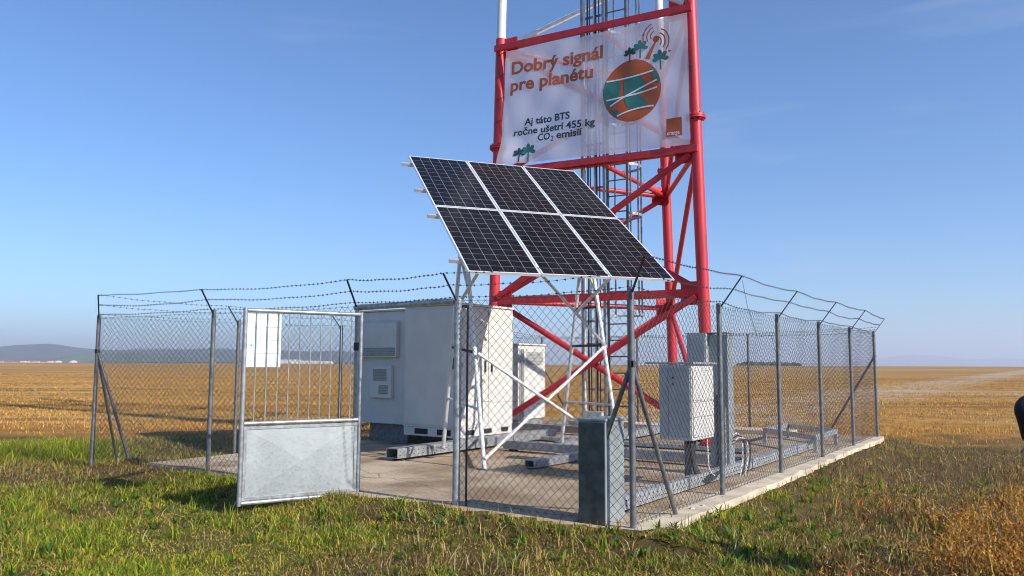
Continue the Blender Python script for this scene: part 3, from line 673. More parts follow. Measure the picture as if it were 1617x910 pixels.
for y0, y1, b_ in ((-.42, -.58, .06), (.22, .0, .03), (.55, -.25, -.08), (.98, .60, -.16)):
    pts = []
    for k in range(17):
        s_ = -1+k/8; x = s_
        pts.append((x, y0+(y1-y0)*k/16+b_*math.sin(k/16*math.pi)))
    pts = [(CX+RX*x, CY+RY*y) for x, y in pts if x*x+y*y < 1.0]
    obj('white_line', strip(pts, .015, .013), M['white_print'], globe)
def plantlet(cx, cy, s_, m, name='leaf_drawing'):
    mb = MB(); strip([(cx, cy+.10*s_), (cx, cy)], .02*s_, .012, mb)
    for w in (-2.6, -1.7, -.75, .1, 3.0):
        e = (cx+.045*s_*math.cos(w), cy+.075*s_*math.sin(w)); strip([(cx+(e[0]-cx)*k/5, cy+(e[1]-cy)*k/5) for k in range(6)], [.012*s_, .022*s_, .036*s_, .05*s_, .045*s_, .018*s_], .012, mb)
    obj(name, mb, m, t)
plantlet(.712, .228, .68, M['dark_print']); plantlet(.766, .20, .85, M['teal'] if 0 else M['green_print']); plantlet(.866, .31, .9, M['green_print'])
plantlet(.115, .92, .7, M['dark_print']); plantlet(.165, .905, .9, M['green_print'])
mb = disc(.845, .155, .016, .026, .012, 20); strip([(.800, .30), (.843, .17)], [.045, .018], .010, mb); obj('aerial_drawing', mb, M['orange_print'], t)
mb = MB()
for sgn in (-1, 1):
    for rr in (.07, .12, .17):
        strip([(.845+sgn*rr/BW*1.55*math.cos(w)-.02*(sgn < 0)*0, .150+rr/BH*1.55*math.sin(w)+(.03 if sgn > 0 else -.02)) for w in np.linspace(-1.15, .75, 9)] if sgn > 0 else [(.845-rr/BW*1.55*math.cos(w), .150+rr/BH*1.55*math.sin(w)-.02) for w in np.linspace(-1.25, .45, 9)], .012, .012, mb)
for x, y in ((.752, .17), (.775, .10), (.885, .275), (.905, .265)): strip([(x, y), (x+.012, y+.005)], .016, .012, mb)
obj('signal_drawing', mb, M['orange_print'], t)
mb = MB(); x0, x1, y0, y1 = .889, .964, .787, .925; mb.add([bpt(x0+(x1-x0)*i/4, y0+(y1-y0)*j/4, .010) for j in range(5) for i in range(5)], [(j*5+i, j*5+i+1, j*5+i+6, j*5+i+5) for j in range(4) for i in range(4)])
obj('logo_square', mb, M['orange_print'], t)
lettering('logo_lettering', 'orange', .893, .952, .914, .034, M['white_print'], 0, .01)
for ob in [o for o in t.children if o.name.startswith('logo_lettering')]: ob.location = bn*.006
# ropes that tie it to the mast
mb = MB()
for j in (0, .2, .4, .6, .8, 1):
    for a, k in ((0, 'L'), (1, 'R')):
        p = bpt(a, j); q = LEG[k](p.z); mb.tube([p, q+bn*(LR+.01)], .008, 5)
obj('tie_rope', mb, M['dark_steel'], t)
# the two rails the banner hangs on
def hanger(z0, z1, h, nm, lab):
    a = LEG['L'](z0)+bn*(LR+.05); b = LEG['R'](z1)+bn*(LR+.05); d = (b-a).normalized()
    mb = MB(); mb.bar(a-d*.05, b+d*.06, .07, h); obj(nm, mb, M['red'], bpy.data.objects['lattice_mast'])
hanger(8.36, 8.30, .13, 'banner_rail', ''); hanger(5.62, 5.56, .12, 'banner_rail', '')

# ------------------------------------------------------------------ solar rack
STL, STR, SBR, SBL = Vector((-1.736, 12.774, 4.953)), Vector((1.094, 13.882, 4.979)), Vector((2.287, 10.956, 2.711)), Vector((-.544, 9.848, 2.685))
_e = Vector((0, 0, EYE)); STL, STR, SBR, SBL = (_e+(q-_e)*1.085 for q in (STL, STR, SBR, SBL))
su = ((STR-STL)+(SBR-SBL)).normalized(); sv_ = ((SBL-STL)+(SBR-STR)); sv_ = (sv_-su*sv_.dot(su)).normalized(); sn = sv_.cross(su).normalized(); sn = sn if sn.z > 0 else -sn
SW = ((STR-STL).length+(SBR-SBL).length)/2; SH = ((SBL-STL).length+(SBR-STR).length)/2; SC = (STL+STR+SBR+SBL)/4
def sp_(x, y, k=0): return SC+su*x+sv_*y+sn*k                 # x across, y down the slope
t = thing('solar_array', 'tilted rack of six dark solar panels on white tube trestles', 'solar panels', Vector((SC.x, SC.y, 0)))
pw, phh = SW/3, SH/2; g = .012
for j in range(2):
    for i in range(3):
        x0, y0 = -SW/2+i*pw+g, -SH/2+j*phh+g; x1, y1 = x0+pw-2*g, y0+phh-2*g; fr = .022
        mb = MB(); mb.add([sp_(x0+fr,y0+fr,.004),sp_(x1-fr,y0+fr,.004),sp_(x1-fr,y1-fr,.004),sp_(x0+fr,y1-fr,.004)], [(3,2,1,0)])
        pn = obj('panel', mb, M['solar'], t, uv=[(0,1),(1,1),(1,0),(0,0)])
        mb = MB()
        for p, q in (((x0,y0+fr/2),(x1,y0+fr/2)),((x0,y1-fr/2),(x1,y1-fr/2))): mb.bar(sp_(*p,-.012), sp_(*q,-.012), fr, .04, up=sn)
        for p, q in (((x0+fr/2,y0+fr),(x0+fr/2,y1-fr)),((x1-fr/2,y0+fr),(x1-fr/2,y1-fr))): mb.bar(sp_(*p,-.012), sp_(*q,-.012), fr, .04, up=sn)
        obj('frame', mb, M['frame'], pn)
        mb = MB(); mb.add([sp_(x0+fr,y0+fr,-.02),sp_(x1-fr,y0+fr,-.02),sp_(x1-fr,y1-fr,-.02),sp_(x0+fr,y1-fr,-.02)], [(0,1,2,3)]); obj('backsheet', mb, M['white_print'], pn)
for i in (1, 2):                                              # clamps in the gaps
    mb = MB()
    for yy in np.linspace(-SH*.44, SH*.44, 4): mb.box(sp_(-SW/2+i*pw, yy, .008), su*.014, sv_*.04, sn*.006)
    obj('clamp', mb, M['frame'], t)
for yy in (-.435, -.17, .06, .40):
    mb = MB(); mb.bar(sp_(-SW/2-.15, SH*yy, -.062), sp_(SW/2+.06, SH*yy, -.062), .045, .055, up=sn); obj('rail', mb, M['alu'], t)
F1, F2, B1, B2 = Vector((-.394, 11.86, 0)), gnd(980, 729), Vector((-1.11, 13.1, .17)), Vector((.862, 14.089, 0))
def under(p):                                                 # point straight above p, just below the rails
    k = (SC-p).dot(sn)/sn.z; return p+ZV*k-sn*.16
A1 = F1.lerp(B1, .5); A2 = F2.lerp(B2, .5)
T1 = under(A1+(A1-A1)); T2 = under(A2)
def memb(nm, p, q, r, m='alu'):
    mb = MB(); mb.tube([p, q], r, 12); return obj(nm, mb, M[m], t, smooth=True)
G1, G2 = F1.lerp(T1, .44), F2.lerp(T2, .46); H1, H2 = B1.lerp(T1, .44), B2.lerp(T2, .46)
for p, q, tp in ((F1, T1, 0), (F2, T2, 0), (B1, T1, 1), (B2, T2, 1)):
    o = memb('leg', p, q-(q-p).normalized()*.05, .033, 'alu' if tp else 'white_paint')
    mb = MB(); mb.box(p+ZV*.008, SV*.07, LV*.07, ZV*.008); obj('foot_plate', mb, M['galv'], o)
for (fb, bb, tt, gg, hh) in ((F1, B1, T1, G1, H1), (F2, B2, T2, G2, H2)):
    xt = (tt-SC).dot(su)
    memb('crossbar', gg, hh, .022, 'dark_steel'); memb('crossbar', fb.lerp(tt, .62), bb.lerp(tt, .62), .02, 'dark_steel'); memb('crossbar', fb.lerp(tt, .22), bb.lerp(tt, .22), .02)
    memb('strut', bb.lerp(tt, .60), sp_(xt, SH*.33, -.12), .028); memb('strut', fb.lerp(tt, .66), sp_(xt, -SH*.36, -.12), .026)
    mb = MB(); mb.bar(sp_(xt, -SH*.46, -.12), sp_(xt, SH*.44, -.12), .05, .06, up=sn); obj('beam', mb, M['alu'], t)
off = (F1-B1).normalized()*.045
for p, q, k in ((F1.lerp(T1, .04), G2, 1), (G1, F2.lerp(T2, .04), 2.2)): memb('cross_brace', p+off*k, q+off*k, .026, 'white_paint')
memb('upper_brace', G2+off, sp_(-SW*.16, SH*.33, -.11), .024)

# ------------------------------------------------------------------ equipment cabinets
def grille(mb, f, x0, x1, z0, z1, n=7):                       # louvre slats; f(x, z, k) gives a point on the face
    for i in range(n):
        z = z0+(z1-z0)*(i+.5)/n; h = (z1-z0)/n*.33
        mb.hexa([f(x0,z-h,.001),f(x1,z-h,.001),f(x1,z+h,.001),f(x0,z+h,.001)], [f(x0,z-h,.012),f(x1,z-h,.012),f(x1,z+h,.004),f(x0,z+h,.004)])
# large cabinet
cu0, cu1, cv0, cv1, cz0, cz1 = 4.4, 6.1, 5.62, 6.98, .36, 2.62
t = thing('equipment_cabinet', 'largest white equipment cabinet, its front in the shade of the solar rack', 'cabinet', Lp(5.3, 6.3), 'white equipment cabinets')
mb = MB(); mb.lbox(cu0, cu1, cv0, cv1, cz0, cz1); obj('body', mb, M['cab'], t, bevel=.012)
mb = MB(); mb.lbox(cu0-.03, cu1+.03, cv0-.03, cv1+.0, cz1+.003, cz1+.045); obj('roof', mb, M['cab'], t, bevel=.01)
pl = MB(); pl.lbox(cu0+.012, cu1-.012, cv0+.012, cv1-.012, .2, cz0-.003); pl = obj('plinth', pl, M['cab'], t)
mb = MB()
for k in range(3): a = cu0+.22+k*.55; mb.lbox(a, a+.24, cv0+.005, cv0+.011, .235, .325)
for k in range(2): a = cv0+.2+k*.55; mb.lbox(cu0+.005, cu0+.011, a, a+.32, .235, .335)
obj('vent_opening', mb, M['dark'], pl)
fr_ = lambda x, z, k=0: Lp(cu0-k, cv0+x, z); rt_ = lambda x, z, k=0: Lp(cu0+x, cv0-k, z)
mb = MB(); mb.lbox(cu0-.018, cu0-.003, cv0+.05, cv1-.05, cz0+.05, cz1-.05); d = obj('door', mb, M['cab'], t, bevel=.006)
mb = MB(); mb.box(Lp(cu0-.035, cv0+.13, 1.55), SV*.018, LV*.015, ZV*.10); obj('handle', mb, M['dark_steel'], d, bevel=.004)
for xa, xb in ((.04, .82), (.87, 1.66)):
    mb = MB(); mb.lbox(cu0+xa, cu0+xb, cv0-.018, cv0-.003, cz0+.06, cz1-.05); d = obj('door', mb, M['cab'], t, bevel=.006)
    mb = MB(); mb.box(Lp(cu0+(xb-.08 if xa < .5 else xa+.08), cv0-.034, 1.5), SV*.015, LV*.016, ZV*.11); obj('handle', mb, M['dark_steel'], d, bevel=.004)
    mb = MB()
    for zz in (.7, 1.5, 2.3): mb.tube([Lp(cu0+(xa+.004 if xa < .5 else xb-.004), cv0-.026, zz-.06), Lp(cu0+(xa+.004 if xa < .5 else xb-.004), cv0-.026, zz+.06)], .012, 8)
    obj('hinge', mb, M['galv'], d)
mb = MB(); mb.lbox(cu0+.62, cu0+.74, cv0-.0235, cv0-.0195, 1.20, 1.26); obj('type_plate', mb, M['grille'], t)
# left shelter
su0, su1, sv0, sv1, sz0, sz1 = 4.62, 6.1, 7.02, 8.34, .36, 2.58
t = thing('equipment_cabinet.001', 'white equipment shelter with two wall units, left of the largest cabinet', 'cabinet', Lp(5.3, 7.6), 'white equipment cabinets')
mb = MB(); mb.lbox(su0, su1, sv0, sv1, sz0, sz1); obj('body', mb, M['cab'], t, bevel=.012)
mb = MB(); mb.lbox(su0-.05, su1+.03, sv0, sv1+.04, sz1+.003, sz1+.035); obj('roof', mb, M['cab'], t, bevel=.008)
mb = MB(); mb.lbox(su0+.12, su1-.1, sv0+.15, sv1-.15, 0, sz0-.003); obj('plinth', mb, M['post'], t)
mb = MB(); mb.hexa([Lp(su0-.003,sv0+.28,1.66),Lp(su0-.003,sv1-.03,1.66),Lp(su0-.11,sv1-.03,1.66),Lp(su0-.11,sv0+.28,1.66)], [Lp(su0-.003,sv0+.28,2.40),Lp(su0-.003,sv1-.03,2.40),Lp(su0-.11,sv1-.03,2.34),Lp(su0-.11,sv0+.28,2.34)]); h_ = obj('vent_hood', mb, M['cab'], t, bevel=.01)
mb = MB(); grille(mb, lambda x, z, k=0: Lp(su0-.111-k, x, z), sv0+.31, sv1-.06, 1.69, 1.86, 5); obj('louvre', mb, M['grille'], h_)
mb = MB(); mb.lbox(su0-.09, su0-.003, sv0+.42, sv0+1.0, .86, 1.50); ac = obj('cooling_unit', mb, M['cab'], t, bevel=.012)
mb = MB(); grille(mb, lambda x, z, k=0: Lp(su0-.091-k, x, z), sv0+.54, sv0+.90, 1.20, 1.44, 8); grille(mb, lambda x, z, k=0: Lp(su0-.091-k, x, z), sv0+.50, sv0+.74, .94, 1.12, 6); obj('louvre', mb, M['grille'], ac)
# third cabinet
qu0, qu1, qv0, qv1 = 8.75, 9.95, 7.3, 8.1
t = thing('equipment_cabinet.002', 'small sunlit white cabinet with a top grille behind the largest cabinet', 'cabinet', Lp(9.3, 7.7), 'white equipment cabinets')
mb = MB(); mb.lbox(qu0, qu1, qv0, qv1, .22, 2.0); obj('body', mb, M['cab'], t, bevel=.012)
mb = MB(); mb.lbox(qu0-.03, qu1+.03, qv0-.04, qv1, 2.003, 2.04); obj('roof', mb, M['cab'], t, bevel=.008)
mb = MB(); mb.lbox(qu0+.05, qu1-.05, qv0+.05, qv1-.05, 0, .217); obj('plinth', mb, M['galv'], t)
mb = MB(); mb.lbox(qu0+.22, qu1-.05, qv0-.02, qv0-.003, .3, 1.93); d = obj('door', mb, M['cab'], t, bevel=.006)
mb = MB(); grille(mb, lambda x, z, k=0: Lp(x, qv0-.021-k, z), qu0+.32, qu1-.15, 1.52, 1.84, 9); obj('louvre', mb, M['grille'], d)
mb = MB()
for x in (.07, .15): mb.tube([Lp(qu0+x, qv0-.05, .1), Lp(qu0+x, qv0-.05, 1.9)], .022, 8)
obj('conduit', mb, M['galv'], t, smooth=True)
# near corner cabinet
A = gnd(957, 831); sr = Lp(*loc_uv(A.x, A.y)); u0, v0 = loc_uv(A.x, A.y)
t = thing('ground_cabinet', 'grey metal ground cabinet inside the near fence corner', 'cabinet', Lp(u0+.2, v0+.2))
mb = MB(); mb.lbox(u0, u0+.40, v0, v0+.30, -.05, .985); obj('body', mb, M['cab_dim'], t, bevel=.008)
mb = MB(); mb.lbox(u0-.012, u0+.412, v0-.012, v0+.312, .988, 1.015); obj('lid', mb, M['cab_dim'], t, bevel=.006)
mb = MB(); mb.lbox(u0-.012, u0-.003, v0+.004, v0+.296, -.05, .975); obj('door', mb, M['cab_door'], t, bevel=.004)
# meter box on its post
mu, mv = 2.50, .41
t = thing('meter_box', 'light grey switch box with sun lid raised on a post by the right fence', 'cabinet', Lp(2.93, .62))
mb = MB(); mb.lbox(mu, mu+.74, mv, mv+.44, .60, 1.545); obj('body', mb, M['cab'], t, bevel=.008)
mb = MB(); mb.lbox(mu-.03, mu+.80, mv-.04, mv+.62, 1.55, 1.575); obj('sun_lid', mb, M['galv_light'], t, bevel=.004)
mb = MB(); mb.lbox(mu-.014, mu-.003, mv+.02, mv+.30, .64, 1.50); d = obj('door', mb, M['cab_grey'], t, bevel=.004)
mb = MB(); mb.lbox(mu-.012, mu-.003, mv+.315, mv+.43, .64, 1.50); obj('side_panel', mb, M['cab_grey'], t, bevel=.004)
mb = MB()
for zz in (1.30, 1.38): mb.tube([Lp(mu-.015, mv+.24, zz), Lp(mu-.03, mv+.24, zz)], .012, 10)
obj('lock', mb, M['dark'], d)
mb = MB(); mb.lbox(mu+.02, mu+.72, mv-.012, mv-.003, .64, 1.06); mb.lbox(mu+.02, mu+.72, mv-.012, mv-.003, 1.075, 1.50); obj('door', mb, M['cab'], t, bevel=.004)
pb = MB(); pb.lbox(mu+.36, mu+.46, mv+.16, mv+.26, 0, .597); obj('post', pb, M['post'], t)
mb = MB()
for k in range(6): mb.tube([Lp(mu+.12+k*.09, mv+.1+.05*(k % 2), .60), Lp(mu+.12+k*.09, mv+.1+.05*(k % 2), .55)], .022, 8)
obj('cable_gland', mb, M['dark'], t)
def cable(name, pts, r, m, parent):
    P = []
    pts = [Vector(p) for p in pts]
    for i in range(len(pts)-1):
        p0, p1, p2, p3 = pts[max(0,i-1)], pts[i], pts[i+1], pts[min(len(pts)-1,i+2)]
        for q in range(8):
            s_ = q/8; P.append(.5*((2*p1)+(p2-p0)*s_+(2*p0-5*p1+4*p2-p3)*s_*s_+(3*p1-p0-3*p2+p3)*s_**3))
    P.append(pts[-1]); mb = MB(); mb.tube(P, r, 8); return obj(name, mb, M[m], parent, smooth=True)
for k in range(4):
    x = mu+.18+k*.05; cable('cable', [Lp(x, mv+.10, .58), Lp(x+.0, mv+.08+.01*k, .35), Lp(x+.05, mv+.05, .15), Lp(x+.22+.03*k, mv+.0, .06+.02*k), Lp(x+.45, mv-.03, .08+.02*k), Lp(x+.62, mv-.01, .13)], .017, 'cable', t)
cable('cable', [Lp(mu+.62, mv+.05, .58), Lp(mu+.58, mv+.03, .4), Lp(mu+.55, mv+.0, .2), Lp(mu+.68, mv-.03, .10), Lp(mu+.8, mv-.02, .12)], .010, 'cable_white', t)
# steel stand with a second box
ku, kv = 3.95, .46
t = thing('cable_stand', 'tall grey steel cable stand with a box near its top beside the right fence', 'cabinet', Lp(4.1, .6))
mb = MB(); mb.lbox(ku, ku+.035, kv, kv+.27, .0, 1.97); mb.lbox(ku+.037, ku+.22, kv, kv+.03, .0, 1.97); mb.lbox(ku+.037, ku+.22, kv+.24, kv+.27, .0, 1.97); obj('column', mb, M['cab_dim'], t, bevel=.004)
mb = MB(); mb.lbox(ku-.10, ku+.25, kv+.275, kv+.56, 1.15, 1.985); bx = obj('box', mb, M['cab_grey'], t, bevel=.006)
mb = MB(); mb.lbox(ku-.112, ku-.103, kv+.295, kv+.54, 1.18, 1.95); obj('door', mb, M['cab_grey'], bx, bevel=.004)
mb = MB(); mb.lbox(ku-.05, ku+.27, kv-.02, kv+.6, 1.99, 2.0); obj('cap', mb, M['galv'], t)
for k in range(3): mb = MB(); q = Lp(ku-.02, kv+.05+.06*k, 0); mb.tube([q+ZV*.05, q+ZV*(1.15 if k else .95)], .016, 8); obj('conduit', mb, M['galv'] if k == 0 else M['post'], t, smooth=True)
for k in range(4): cable('cable', [Lp(ku+.12, kv-.012-.014*k, .56-.03*k), Lp(ku+.25, kv-.03-.02*k, .58-.03*k), Lp(ku+.36+.05*k, kv-.05-.02*k, .45), Lp(ku+.38+.05*k, kv-.05-.02*k, .2), Lp(ku+.3+.04*k, kv-.04-.02*k, .0)], .010, 'cable' if k % 2 else 'cable_white', t)

# ------------------------------------------------------------------ steel beams on the slab
def channel(mb, p, q, w, h, th=.012):                         # open channel lying on its side, web to the right
    p, q = Vector(p), Vector(q); d = (q-p).normalized(); s_ = d.cross(ZV).normalized()
    mb.bar(p+s_*(w/2)+ZV*h/2, q+s_*(w/2)+ZV*h/2, th, h); mb.bar(p+ZV*(h-th/2+.002), q+ZV*(h-th/2+.002), w-th-.004, th); mb.bar(p+ZV*(th/2-.002), q+ZV*(th/2-.002), w-th-.004, th)
    mb.bar(p-s_*(w/2)+ZV*h/2, q-s_*(w/2)+ZV*h/2, th, h)
def beam(label, p, q, w, h, z0, m='galv', holes=True, stiff=0):
    p, q = Vector(p)+ZV*z0, Vector(q)+ZV*z0; t = thing('steel_beam', label, 'beam', (p+q)/2-ZV*z0, 'galvanised beams on the slab')
    mb = MB(); channel(mb, p, q, w, h); obj('web', mb, M[m], t)
    d = (q-p).normalized(); s_ = d.cross(ZV).normalized(); ln = (q-p).length
    if holes:
        mb = MB(); n = int(ln/.11)
        for i in range(n):
            for zz in (.3, .7):
                c = p+d*((i+.5)*ln/n)+s_*(w/2+.0075)+ZV*(h*zz); mb.box(c, d*.011, s_*.0015, ZV*.006)
        obj('slot', mb, M['dark'], t)
    if stiff:
        mb = MB()
        for i in range(stiff): c = p+d*(ln*(i+.7)/stiff)+s_*(w/2+.022)+ZV*h/2; mb.box(c, d*.012, s_*.015, ZV*(h/2-.01))
        obj('stiffener', mb, M['galv'], t)
    for f in (.04, .5, .96):
        mb = MB(); mb.box(p+d*(ln*f)-ZV*(z0/2+.002), d*.06, s_*(w/2-.02), ZV*(max(z0, .012)/2-.003)); obj('support_block', mb, M['dark'], t)
beam('long slotted steel beam lying under the front of the largest cabinet', Lp(2.45, 5.42), Lp(7.2, 5.42), .24, .155, .045, stiff=4)
beam('galvanised beam lying along the right fence under the switch box', Lp(.42, .47), Lp(8.6, .47), .09, .135, .03, 'galv_light')
beam('galvanised cross beam on the slab behind the near ground cabinet', Lp(4.85, .6), Lp(4.85, 4.9), .16, .14, .04, holes=False)
beam('galvanised cross beam under the right foot of the red mast', Lp(6.95, 1.2), Lp(6.65, 7.0), .24, .06, .03, holes=False)
beam('short slotted beam stub on the slab below the solar panels', gnd(836, 741), gnd(945, 722), .16, .11, .02)
beam('galvanised beam running back from the climbing ladder across the slab', Lp(5.1, 3.95), Lp(10.4, 4.15), .2, .14, .04, holes=False, stiff=3)
beam('galvanised beam in front of the small sunlit cabinet', Lp(8.3, 4.6), Lp(8.4, 7.9), .2, .15, .04, holes=False)
# low bench-like frame
t = thing('steel_frame', 'low rectangular galvanised frame on four short legs at the far right of the slab', 'frame', Lp(8.7, .9))
c4 = [Lp(7.86, .29), Lp(9.5, .31), Lp(10.2, 1.55), Lp(8.9, 1.5)]; c4[2] = c4[1]+(c4[3]-c4[0])
for p, q in ((0,1),(1,2),(2,3),(3,0)):
    mb = MB(); a, b = c4[p], c4[q]; d = (b-a).normalized(); ins = .035 if p in (1, 3) else -.03; mb.bar(a+d*ins+ZV*.265, b-d*ins+ZV*.265, .06, .09); obj('rail', mb, M['galv_light'], t)
for p in c4: mb = MB(); mb.bar(p, p+ZV*.218, .06, .06, up=SV); mb.box(p+ZV*.006, SV*.06, LV*.06, ZV*.005); obj('leg', mb, M['galv_light'], t)
# ballast kerb behind the mast
for (a, b, c, d, lab) in ((10.9, 11.6, 1.6, 7.2, 'long pale concrete ballast block at the back of the slab'),):
    mb = MB(); mb.lbox(a, b, c, d, 0, .10); o = obj('ballast_block', mb, M['kerb'], org=Lp(a, c), bevel=.015); tag(o, lab, 'concrete block')
# stones on the slab
for k, (x, y, s_) in enumerate(((1093, 803, .03), (1078, 790, .02), (1110, 798, .022), (1060, 801, .018))):
    p = gnd(x, y, .01); bm = bmesh.new(); bmesh.ops.create_icosphere(bm, subdivisions=2, radius=s_)
    for v in bm.verts: v.co *= 1+.35*(random.random()-.5); v.co.z *= .55
    me = bpy.data.meshes.new('stone'); bm.to_mesh(me); bm.free(); me.materials.append(M['kerb']); o = bpy.data.objects.new('stone', me); COL.objects.link(o); o.location = p
    tag(o, 'small stone lying on the slab edge beside the right fence', 'stone', 'small stones on the slab edge')

# ------------------------------------------------------------------ distant village, sheds and woods
for k in range(26):
    px = -30+k*4.4+random.uniform(-1.5, 1.5); Y = random.uniform(1750, 2300); c = at(px, 573, Y); w, dp, h = random.uniform(4, 7), random.uniform(4, 6), random.uniform(4, 6.5)
    t = thing('house', 'tiny white walled house with red roof in the far village on the left', 'house', Vector((c.x, c.y, float(gz(c.x, c.y)))), 'houses of the far village')
    o_ = Vector((c.x, c.y, float(gz(c.x, c.y)))); X, Yv = Vector((1, 0, 0)), Vector((0, 1, 0))
    mb = MB(); mb.box(o_+ZV*h/2, X*w, Yv*dp, ZV*h/2); obj('wall', mb, M['wall_white'], t)
    mb = MB(); a = [o_+ZV*(h+.02)+X*s1*(w+.4)+Yv*s2*(dp+.4) for s1, s2 in ((-1,-1),(1,-1),(1,1),(-1,1))]; r1, r2 = o_+ZV*(h+2.6)-X*w, o_+ZV*(h+2.6)+X*w
    mb.add(a+[r1, r2], [(0,1,5,4),(2,3,4,5),(3,0,4),(1,2,5),(3,2,1,0)]); obj('roof', mb, M['roof_tile'], t)
for k, (px, wd, h, lab) in enumerate(((452, 22, 12, 'longest white industrial shed far across the field'), (490, 16, 9, 'lower white industrial shed right of the longest one'), (515, 9, 8, 'short pale shed at the right end of the far works'), (92, 1.6, 6, 'lone white building in the field right of the far village'), (116, 1.8, 7, 'second lone white building, further right of the far village'))):
    Y = 2300; c = at(px, 573, Y); o_ = Vector((c.x, c.y, float(gz(c.x, c.y)))); w = wd*Y/1250; X, Yv = Vector((1,0,0)), Vector((0,1,0))
    t = thing('shed', lab, 'building', o_); mb = MB(); mb.box(o_+ZV*h/2, X*w, Yv*15, ZV*h/2); obj('wall', mb, M['wall_white'], t)
    mb = MB(); a = [o_+ZV*(h+.02)+X*s1*(w+.5)+Yv*s2*15.5 for s1, s2 in ((-1,-1),(1,-1),(1,1),(-1,1))]; r1, r2 = o_+ZV*(h+3)-X*w, o_+ZV*(h+3)+X*w
    mb.add(a+[r1, r2], [(0,1,5,4),(2,3,4,5),(3,0,4),(1,2,5),(3,2,1,0)]); obj('roof', mb, M['wall_white'], t)
M['wood'] = mat('distant_foliage', (.035, .055, .022), .9, 0, .4, .15)
def wood(px0, px1, Y, h, lab, n):
    mb = MB()
    for k in range(n):
        px = px0+(px1-px0)*(k+random.random())/n; c = at(px, 573, Y+random.uniform(-30, 30)); hh = h*random.uniform(.6, 1.1)*(.5+.5*min(1, 6*min(k+1, n-k)/n)); rr = hh*random.uniform(.5, .8)
        bm = bmesh.new(); bmesh.ops.create_icosphere(bm, subdivisions=2, radius=1); o_ = Vector((c.x, c.y, 0))
        vs = [o_+Vector((v.co.x*rr*(1+.5*(random.random()-.5)), v.co.y*rr, hh*.5+v.co.z*hh*.5*(1+.35*(random.random()-.5)))) for v in bm.verts]
        mb.add(vs, [tuple(v.index for v in f.verts) for f in bm.faces]); bm.free()
    tag(obj('distant_wood', mb, M['wood']), lab, 'wood', kind='stuff')
wood(1162, 1266, 1300, 7.5, 'dark line of trees on the horizon right of the mast', 60)
wood(90, 760, 2700, 6, 'thin dark hedge line under the far hills on the left', 160)

# ------------------------------------------------------------------ grass, stubble, weeds
def blades(name, x, y, z, hgt, wid, tint, m, lean=.5, kind='stuff', label=None, cat=None, curve=.5):
    n = len(x); a = rng.uniform(0, 2*np.pi, n); b = rng.uniform(0, 2*np.pi, n); ln = rng.uniform(.1, 1, n)*lean
    dx, dy = np.cos(a)*wid/2, np.sin(a)*wid/2; lx, ly = np.cos(b)*ln*hgt, np.sin(b)*ln*hgt; up = hgt*np.sqrt(np.clip(1-.6*ln*ln, .15, 1))
    V = np.empty((n, 5, 3)); V[:,0] = np.stack([x-dx, y-dy, z], 1); V[:,1] = np.stack([x+dx, y+dy, z], 1)
    mxx, myy, mz = x+lx*.35*(1-curve*.4), y+ly*.35*(1-curve*.4), z+up*.58
    V[:,2] = np.stack([mxx+dx*.75, myy+dy*.75, mz], 1); V[:,3] = np.stack([mxx-dx*.75, myy-dy*.75, mz], 1); V[:,4] = np.stack([x+lx, y+ly, z+up], 1)
    base = np.arange(n)*5; T = np.concatenate([np.stack([base, base+1, base+2], 1), np.stack([base, base+2, base+3], 1), np.stack([base+3, base+2, base+4], 1)])
    tt = np.repeat(tint, 5, 0)
    o = np_mesh(name, V.reshape(-1, 3), T, M[m], tt, smooth=False); tag(o, label, cat, kind=kind); return o
def pick(cols, w):                                            # weighted colour choice per blade
    w = np.stack(w, 1); w = w/w.sum(1, keepdims=True); c = np.cumsum(w, 1); r_ = rng.random(len(w))[:,None]; i = (r_ > c).sum(1).clip(0, len(cols)-1)
    k = np.array(cols)[i]; return np.clip(k*rng.uniform(.65, 1.35, (len(k), 1))*rng.uniform(.9, 1.1, (len(k), 3)), 0, 1)
def fan(n, r0, r1, a=.80, pw=1.0):                            # points before the camera, denser near it
    r = r0*(r1/r0)**(rng.random(n)**pw); t_ = rng.uniform(-a, a, n); return r*np.sin(t_), r*np.cos(t_)
BRIGHT, LIME, DEEP, STRAW, BROWN, ORANGE, RUST, PALE = (.24,.31,.020), (.50,.45,.04), (.06,.14,.012), (.46,.32,.10), (.15,.08,.035), (.62,.28,.03), (.22,.075,.03), (.45,.36,.20)
# turf
x, y = fan(680000, 4.2, 20, .80)
d = pad_dist(x, y); fld, right, n1, n2 = zone(x, y); n3 = fbm(x, y, 1.4, 31); n4 = fbm(x, y, 3.0, 33)
bare = np.clip((n4-.66)*6, 0, 1)
u, v = uvn(x, y)
keep = (d > .03) & (rng.random(len(x)) > fld*.97) & (rng.random(len(x)) > .40*right*(1-.5*n3)) & (rng.random(len(x)) > .75*bare) & (y < 19)
keep &= ~((u > 0) & (v < 0) & (v > -.34) & (rng.random(len(x)) < .35))
x, y, right, n1, n2, n3, n4 = (q[keep] for q in (x, y, right, n1, n2, n3, n4)); u, v = uvn(x, y)
tall = np.clip((fbm(x, y, .75, 41)-.47)*5, 0, 1)*(1-.6*right)
lush = np.clip((-6.6-x)/1.0, 0, 1)*(y > 11.5)*np.clip(1-abs(y-14.6)/3.2, 0, 1)        # taller green strip at the left
edge_ = np.clip(1-abs(u+.32)/.25, 0, 1)*(v > .2)*(v < 8.5)
hg = (.04+.06*rng.random(len(x)))*(.42+.8*tall)*(1-.1*right)+lush*.34*rng.random(len(x))+edge_*.05*rng.random(len(x))
edge_ = np.clip(1-abs(u+.7)/.7, 0, 1)*(v > -.5)*(v < 4.2)*np.clip((fbm(x, y, 1.2, 47)-.35)*4, 0, 1); right = np.maximum(right, edge_*.9)
